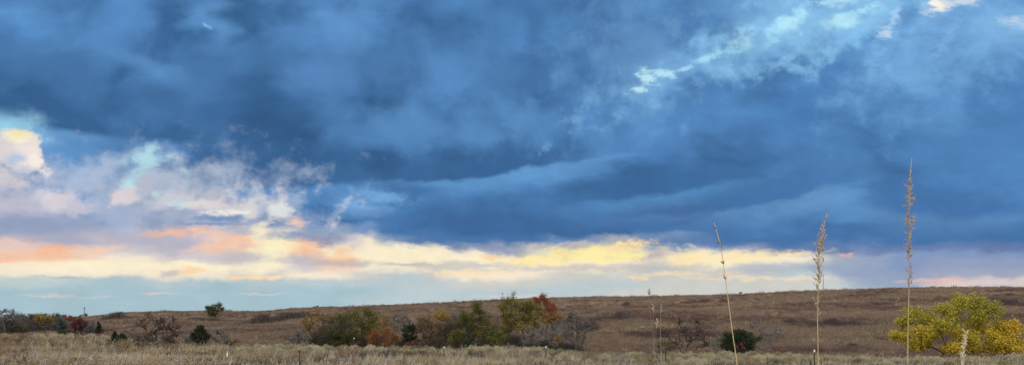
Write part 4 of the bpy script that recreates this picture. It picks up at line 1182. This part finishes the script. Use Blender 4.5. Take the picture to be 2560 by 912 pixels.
    for i, (nm, lab, D, px, cl, bk, lm, dn, lf, st) in enumerate(L):
        cat = 'shrub' if 'shrub' in nm else ('bush' if 'bush' in nm else 'tree')
        woody(nm, lab, cat, D, px, cl, bk, lm, lf, dn, 0.03, 80 + i, 9, 5, stems=st, trunk_r=0.2 if cat == 'tree' else 0.08, group=None)
    for i, (px, D, w, h, mt, lm, lab) in enumerate([
        (20, 188, 34, 4.2, TWIG_GREY, DULL, 'grey brush in front of the wood at the left frame edge'),
        (90, 200, 36, 3.0, TWIG_PURPLE, DULL, 'dark brush below the dull olive tree of the left wood'),
        (142, 205, 30, 3.2, TWIG_GREY, DULL, 'grey brush between the orange tree and the bluish juniper'),
        (230, 178, 26, 2.6, TWIG_PURPLE, None, 'purple grey brush between the maroon tree and the small trunked juniper')]):
        thicket(lab, px, 0, w, h, mt, 650, 120 + i, 8.0, lm, 4, 'brush', D=D, name='brush')
    conifer('juniper', 'bluish dark juniper left of the maroon tree', 170, 155, 804, 11, CEDAR2, BARK, n=1300, seed=21, shape='ovoid', leaf=0.3, lift=0.0, heads=3)
    conifer('juniper', 'small dark juniper on a bare trunk right of the maroon tree', 166, 247, 802, 11, CEDAR, BARK, n=800, seed=22, shape='cone', leaf=0.28, lift=0.3, heads=3)

# ------------------------------------------------------------------ masts
def mast(label, px, top_py, D, height_w, arms):
    m, N = new_mat('mast_steel'); finish(N, (0.10, 0.105, 0.11, 1), 0.5, 0, 0.4)
    x, y, z = at(px, D)
    zt = EYE + (790 - top_py) / F * D
    H = zt - z
    root = thing('radio_mast', label, 'radio mast', (x, y, z))
    P0, P1, R = [], [], []
    w = height_w
    legs = [np.array([math.cos(a), math.sin(a)]) * w for a in (0.3, 2.4, 4.5)]
    n = 14
    for k in range(n):
        z0, z1 = H * k / n, H * (k + 1) / n
        s0 = 1 - 0.6 * k / n; s1 = 1 - 0.6 * (k + 1) / n
        for a in range(3):
            p, q = legs[a], legs[(a + 1) % 3]
            P0.append((*(p * s0), z0)); P1.append((*(p * s1), z1)); R.append(0.16)
            P0.append((*(p * s0), z0)); P1.append((*(q * s1), z1)); R.append(0.09)
            P0.append((*(p * s1), z1)); P1.append((*(q * s1), z1)); R.append(0.09)
    v, f = tubes(P0, P1, R, R, 4); mesh('lattice', v, f, m, root)
    v, f = tubes([(0, 0, H)], [(0, 0, H * 1.06)], [0.10], [0.05], 5); mesh('spire', v, f, m, root)
    for fr, ln in arms:
        a0, a1, rr = [], [], []
        for a in (0.0, 2.1, 4.2):
            d = np.array([math.cos(a), math.sin(a), 0]) * ln
            c = np.array([0, 0, H * fr])
            a0 += [c, c + d - np.array([0, 0, 1.2])]; a1 += [c + d, c + d + np.array([0, 0, 1.2])]; rr += [0.10, 0.28]
        v, f = tubes(a0, a1, rr, rr, 5); mesh('antenna', v, f, m, root)
    return root

# ------------------------------------------------------------------ fence posts
def post(label, px, top_py, D, white, group):
    steel, N = bpy.data.materials.get('post_steel'), None
    if steel is None:
        steel = plain_mat('post_steel', (0.018, 0.022, 0.018), (0.05, 0.045, 0.035), 14, 0.6, 0, 0.3)
        plain_mat('post_white', (0.72, 0.73, 0.72), (0.82, 0.83, 0.82), 10, 0.5, 0, 0.3)
    wh = bpy.data.materials['post_white']
    x, y, z = at(px, D); zt = EYE + (790 - top_py) / F * D; H = zt - z
    root = thing('fence_post', label, 'fence post', (x, y, z), group)
    def tee(z0, z1, g=0.0):
        prof = [(-.036 - g, -.006 - g), (.036 + g, -.006 - g), (.036 + g, .006 + g), (.007 + g, .006 + g), (.007 + g, .045 + g), (-.007 - g, .045 + g), (-.007 - g, .006 + g), (-.036 - g, .006 + g)]
        V = [(a, b, z0) for a, b in prof] + [(a, b, z1) for a, b in prof]
        k = len(prof)
        Fc = [(i, (i + 1) % k, (i + 1) % k + k, i + k) for i in range(k)] + [tuple(range(k - 1, -1, -1)), tuple(range(k, 2 * k))]
        return V, Fc
    hw = (0.30 if px < 600 else 0.15) if white else 0.05
    V, Fc = tee(-0.4, H - hw); n0 = len(V)
    for k in range(int(H / 0.12)):                           # the studs that hold the wire
        zc = 0.1 + k * 0.12
        if zc > H - hw - 0.05: break
        b = len(V)
        V += [(a, -0.006 - c, zc + e) for a in (-.012, .012) for c in (0, .012) for e in (-.012, .012)]
        Fc += [(b, b + 1, b + 3, b + 2), (b + 4, b + 6, b + 7, b + 5), (b, b + 2, b + 6, b + 4), (b + 1, b + 5, b + 7, b + 3), (b + 2, b + 3, b + 7, b + 6)]
    mesh('stake', V, Fc, steel, root)
    V, Fc = tee(H - hw, H, 0.002)
    mesh('tip', V, Fc, wh if white else steel, root)
    return root

# ------------------------------------------------------------------ the tall grass stalks close to the viewer
def stalk(label, pts_px, D, head, stem_w, seed, stem_mat, head_mat, name='grass_stalk', leaf_nodes=(), apart=False):
    """pts_px: the stem through photo points (top last); head: (from, to, width_px, count, style)"""
    r = np.random.RandomState(seed)
    raw = [at(px, D + i * 0.015, py) for i, (px, py) in enumerate(pts_px)]
    # carry the stem on down to the ground
    p0, p1 = raw[0], raw[1]
    gx = p0[0] + (p0[0] - p1[0]) / max(p1[2] - p0[2], .01) * (p0[2] - gz(p0[0], D)) * 0.5
    foot = np.array([gx, D, gz(gx, D)])
    P = np.array([foot + (0, 0, -0.03), foot * 0.5 + p0 * 0.5 + (0.004, 0, 0)] + raw)
    t = np.concatenate([[0], np.cumsum(np.linalg.norm(np.diff(P, axis=0), axis=1))]); t /= t[-1]
    # smooth path
    tt = np.linspace(0, 1, 90)
    def cr(t_):
        i = min(max(np.searchsorted(t, t_) - 1, 0), len(P) - 2)
        u = (t_ - t[i]) / (t[i + 1] - t[i])
        a, b = P[max(i - 1, 0)], P[min(i + 2, len(P) - 1)]
        m0 = (P[i + 1] - a) / (t[i + 1] - t[max(i - 1, 0)]) * (t[i + 1] - t[i]); m1 = (b - P[i]) / (t[min(i + 2, len(P) - 1)] - t[i]) * (t[i + 1] - t[i])
        return (2 * u**3 - 3 * u**2 + 1) * P[i] + (u**3 - 2 * u**2 + u) * m0 + (-2 * u**3 + 3 * u**2) * P[i + 1] + (u**3 - u**2) * m1
    path = np.array([cr(q) for q in tt])
    rad = stem_w * (1.0 - 0.72 * tt)
    root = thing(name, label, 'grass stalk', foot)
    v, f = polytube(path - foot, rad, 8); parts = [(v, f)]
    for q in (0.2, 0.38, 0.56):                                # swollen nodes
        c = cr(q) - foot; d = cr(q + .012) - cr(q)
        d = d / np.linalg.norm(d) * 0.006
        parts.append(polytube([c - d, c - d * .4, c + d * .4, c + d], np.array([0.9, 1.45, 1.45, 0.9]) * stem_w * (1 - 0.72 * q), 8))
    V, Fq = merge(parts); mesh('stem', V, Fq, stem_mat, root, smooth=True)
    for q, ln, side in leaf_nodes:                             # dry leaf blades
        c = cr(q) - foot
        s = np.linspace(0, 1, 9)
        cv = c + np.stack([side * ln * s * 0.5, 0.1 * ln * s, ln * (0.8 * s - 0.75 * s**2)], 1)
        w = 0.006 * np.sin(np.clip(s * 0.9 + 0.12, 0, 1) * math.pi) ** 0.6
        Vb = np.concatenate([cv + np.array([0, 1, 0.3]) * w[:, None], cv - np.array([0, 1, 0.3]) * w[:, None]])
        Fb = [(i, i + 1, i + 10, i + 9) for i in range(8)]
        mesh('leaf', Vb, Fb, stem_mat, root, smooth=True)
    # seed head: spikelets and short branches along the upper stem
    def z2t(py):
        zz = EYE + (790 - py) / F * D
        k = np.argmin(np.abs(path[:, 2] - zz)); return tt[k]
    hp, stems = [], []
    for (py0, py1, wpx, cnt, sz) in head:
        a, b = z2t(py0), z2t(py1)
        W = wpx / F * D * 0.5
        for k in range(cnt):
            q = a + (b - a) * (k + r.rand()) / cnt
            c = cr(q) - foot
            ax = cr(min(q + .02, 1)) - cr(min(q, .98)); ax /= np.linalg.norm(ax)
            az = r.rand() * 6.28
            out = np.array([math.cos(az), math.sin(az), 0.0])
            rr = W * (0.15 + 0.85 * r.rand() ** 1.3)
            tip = c + out * rr + ax * rr * (1.4 + 1.2 * r.rand())
            d = out * 0.55 + ax * 1.0 + r.normal(size=3) * 0.25; d /= np.linalg.norm(d)
            L = sz * (0.7 + 0.6 * r.rand())
            hp.append(polytube([tip, tip + d * L * .3, tip + d * L * .7, tip + d * L], np.array([.10, .19, .15, .01]) * L, 5))
            if r.rand() < 0.6:                                 # awn
                aw = d + r.normal(size=3) * 0.25; aw /= np.linalg.norm(aw)
                hp.append(polytube([tip + d * L * .9, tip + d * L * 1.3 + aw * L * .2, tip + d * L * 1.3 + aw * L * .9], np.array([.03, .025, .01]) * L, 3))
            stems.append(polytube([c, c * .5 + tip * .5 + ax * rr * .2, tip], np.array([.0007, .0006, .0005]), 4))
        if apart:
            V, Fq = merge(hp + stems); mesh('spikelet', V, Fq, head_mat, root, smooth=True); hp, stems = [], []
    if hp:
        V, Fq = merge(hp + stems); mesh('seed_head', V, Fq, head_mat, root, smooth=True)
    return root

def make_stalks():
    st = plain_mat('dry_stem', (0.36, 0.27, 0.13), (0.50, 0.39, 0.21), 30, 0.6, 0, 0.3)
    sg = plain_mat('dry_stem_grey', (0.30, 0.24, 0.17), (0.42, 0.34, 0.24), 30, 0.6, 0, 0.3)
    sb = plain_mat('dry_stem_brown', (0.20, 0.14, 0.10), (0.28, 0.20, 0.14), 30, 0.7, 0, 0.2)
    hd = plain_mat('seed_husk', (0.22, 0.15, 0.085), (0.50, 0.40, 0.27), 160, 0.7, 0, 0.2)
    hdark = plain_mat('seed_husk_dark', (0.10, 0.065, 0.045), (0.22, 0.15, 0.10), 120, 0.7, 0, 0.2)
    hp = plain_mat('seed_husk_pale', (0.42, 0.34, 0.22), (0.60, 0.50, 0.36), 140, 0.7, 0, 0.2)
    stalk('tallest straw coloured grass stalk with long feathery seed head, left of the yellow tree',
          [(2269, 912), (2270, 820), (2272, 740), (2273, 640), (2274, 560), (2273, 480), (2276, 430), (2280, 395)], 2.6,
          [(725, 640, 12, 26, .009), (655, 560, 25, 44, .010), (570, 500, 20, 36, .010), (505, 452, 15, 34, .010), (450, 415, 6, 6, .008), (735, 690, 14, 10, .009)],
          0.0033, 3, sg, hd)
    stalk('second tallest grass stalk, with an open spiky seed head, above a white tipped post',
          [(2046, 940), (2045, 860), (2044, 800), (2045, 740), (2047, 690), (2048, 640), (2054, 590), (2062, 555), (2067, 532)], 2.4,
          [(785, 690, 22, 34, .009), (710, 600, 29, 54, .010), (625, 580, 18, 20, .009), (585, 538, 11, 14, .009)],
          0.0026, 5, st, hd)
    stalk('leaning thin grass stalk with sparse dark spikelets, in front of the lone broad cedar',
          [(1843, 912), (1834, 850), (1826, 790), (1818, 730), (1812, 690), (1806, 640), (1798, 600), (1792, 580), (1785, 556)], 2.0,
          [(616, 603, 5, 4, .009), (565, 557, 4, 3, .008), (658, 648, 4, 3, .008), (704, 692, 6, 3, .009)],
          0.0030, 7, st, hdark, leaf_nodes=((0.50, 0.05, 1), (0.48, 0.035, -1)), apart=True)
    stalk('slender dark tipped grass stalk whose tip stands against the sky right of the grove',
          [(1638, 930), (1634, 860), (1628, 800), (1624, 768), (1623, 745), (1623, 725)], 4.2,
          [(744, 725, 3, 9, .012)], 0.0020, 9, sb, hdark)
    stalk('thin pinkish grass stalk with a pale tip, close left of the small soft green bush',
          [(1636, 930), (1637, 860), (1634, 800), (1633, 775), (1633, 762)], 4.0, [(780, 763, 3, 7, .011)], 0.0022, 10, sb, hd)
    stalk('thin straight grass stalk with a small pale tip, left of the black branched shrub',
          [(1656, 930), (1653, 880), (1651, 820), (1652, 780), (1652, 765)], 4.0, [(780, 766, 3, 6, .011)], 0.0022, 11, sg, hd)
    stalk('short pale grass stalk with a forked tip, between two thin stalks',
          [(1646, 930), (1643, 860), (1640, 825), (1642, 812), (1644, 800)], 4.6, [(822, 803, 5, 7, .013)], 0.0012, 12, sb, hp)
    stalk('short grass stalk with a thick pale seed head, in front of the yellow tree trunk',
          [(2404, 960), (2406, 912), (2408, 880), (2412, 850), (2415, 832)], 2.8, [(925, 890, 13, 26, .009), (895, 835, 9, 44, .010)], 0.0030, 13, st, hp)

def flower(label, px, py, D, seed):
    r = np.random.RandomState(seed)
    x, y, z = at(px, D); zt = EYE + (790 - py) / F * D
    root = thing('wildflower', label, 'wildflower', (x, y, z))
    gm = bpy.data.materials.get('flower_stem') or plain_mat('flower_stem', (0.10, 0.12, 0.04), (0.16, 0.17, 0.06), 8)
    ym = bpy.data.materials.get('flower_yellow') or plain_mat('flower_yellow', (0.75, 0.48, 0.02), (0.85, 0.6, 0.03), 8)
    H = max(zt - z, 0.3)
    v, f = polytube([(0, 0, -.05), (.02, 0, H * .5), (0.01, 0, H)], np.array([.012, .010, .008]), 5); mesh('stem', v, f, gm, root)
    V, Fc = [], []
    for k in range(11):
        a = k / 11 * 6.28; c, s = math.cos(a), math.sin(a); b = len(V)
        tilt = np.array([0.01, -0.5, 0.8])
        e1 = np.array([1, 0, 0]); e2 = np.array([0, 0.8, 0.55])
        d = e1 * c + e2 * s; n = e1 * -s + e2 * c
        o = np.array([0.01, -0.01, H])
        V += [o + d * .008 - n * .007, o + d * .03 - n * .011, o + d * .055, o + d * .03 + n * .011, o + d * .008 + n * .007]
        Fc.append((b, b + 1, b + 2, b + 3, b + 4))
    mesh('petals', V, Fc, ym, root)

# ================================================================== camera, light, build
def make_camera():
    cd = bpy.data.cameras.new('camera'); co = bpy.data.objects.new('camera', cd); COL.objects.link(co)
    cd.sensor_width = 36; cd.lens = 36 * F / 2560; cd.shift_y = 334 / 2560
    cd.clip_start = 0.05; cd.clip_end = 20000
    co.location = (0, 0, EYE); co.rotation_euler = (math.radians(90), 0, 0)
    SC.camera = co

def make_sun():
    ld = bpy.data.lights.new('sun', 'SUN'); lo = bpy.data.objects.new('sun', ld); COL.objects.link(lo)
    ld.energy = SUN_E; ld.angle = math.radians(30); ld.color = (1.0, 0.93, 0.84)
    d = Vector((math.sin(SUN_AZ) * math.cos(SUN_EL), math.cos(SUN_AZ) * math.cos(SUN_EL), math.sin(SUN_EL)))
    lo.rotation_euler = d.to_track_quat('Z', 'Y').to_euler()
    lo.location = (0, 0, 60)

SUN_E = 1.5
make_world(); make_camera(); make_sun()
make_ground(); make_cover(); make_trees()
mast('thin lattice mast on the skyline behind the left wood', 211, 767, 1500, 1.4, [(0.9, 1.6)])
mast('tall thin mast behind the right hill, beside the second tallest stalk', 2058, 684, 1500, 0.9, [(0.60, 1.8), (0.47, 2.0)])
for px, ty, D, wh, lab in [
    (568, 880, 54, True, 'white tipped fence post leftmost in the fence, below the rounded grey shrub'),
    (749, 874, 45, False, 'plain dark fence post without a white tip, left of the grove'),
    (885, 843, 86, True, 'white tipped fence post farthest back, beside the rust bush'),
    (1110, 865, 62, True, 'white tipped fence post in front of the yellow green bush'),
    (1365, 864, 58, True, 'white tipped fence post in front of the tangled shrub right of the largest grove tree'),
    (1664, 880, 56, False, 'short dark fence post near the thin stalks and soft green bush'),
    (2036, 873, 47, True, 'white tipped fence post beside the second tallest stalk')]:
    post(lab, px, ty, D, wh, 'steel fence posts along the meadow')
for px, py, D, lab in [(108, 903, 47, 'yellow wildflower in the meadow near the left bottom corner'),
                       (315, 889, 52, 'small yellow wildflower below the bare trees on the left'),
                       (440, 904, 47, 'yellow wildflower left of the leftmost white tipped post')]:
    flower(lab, px, py, D, px)
make_stalks()
vs = SC.view_settings
vs.view_transform = 'Standard'; vs.look = 'None'; vs.exposure = EXPO; vs.gamma = 1.0; vs.use_curve_mapping = False
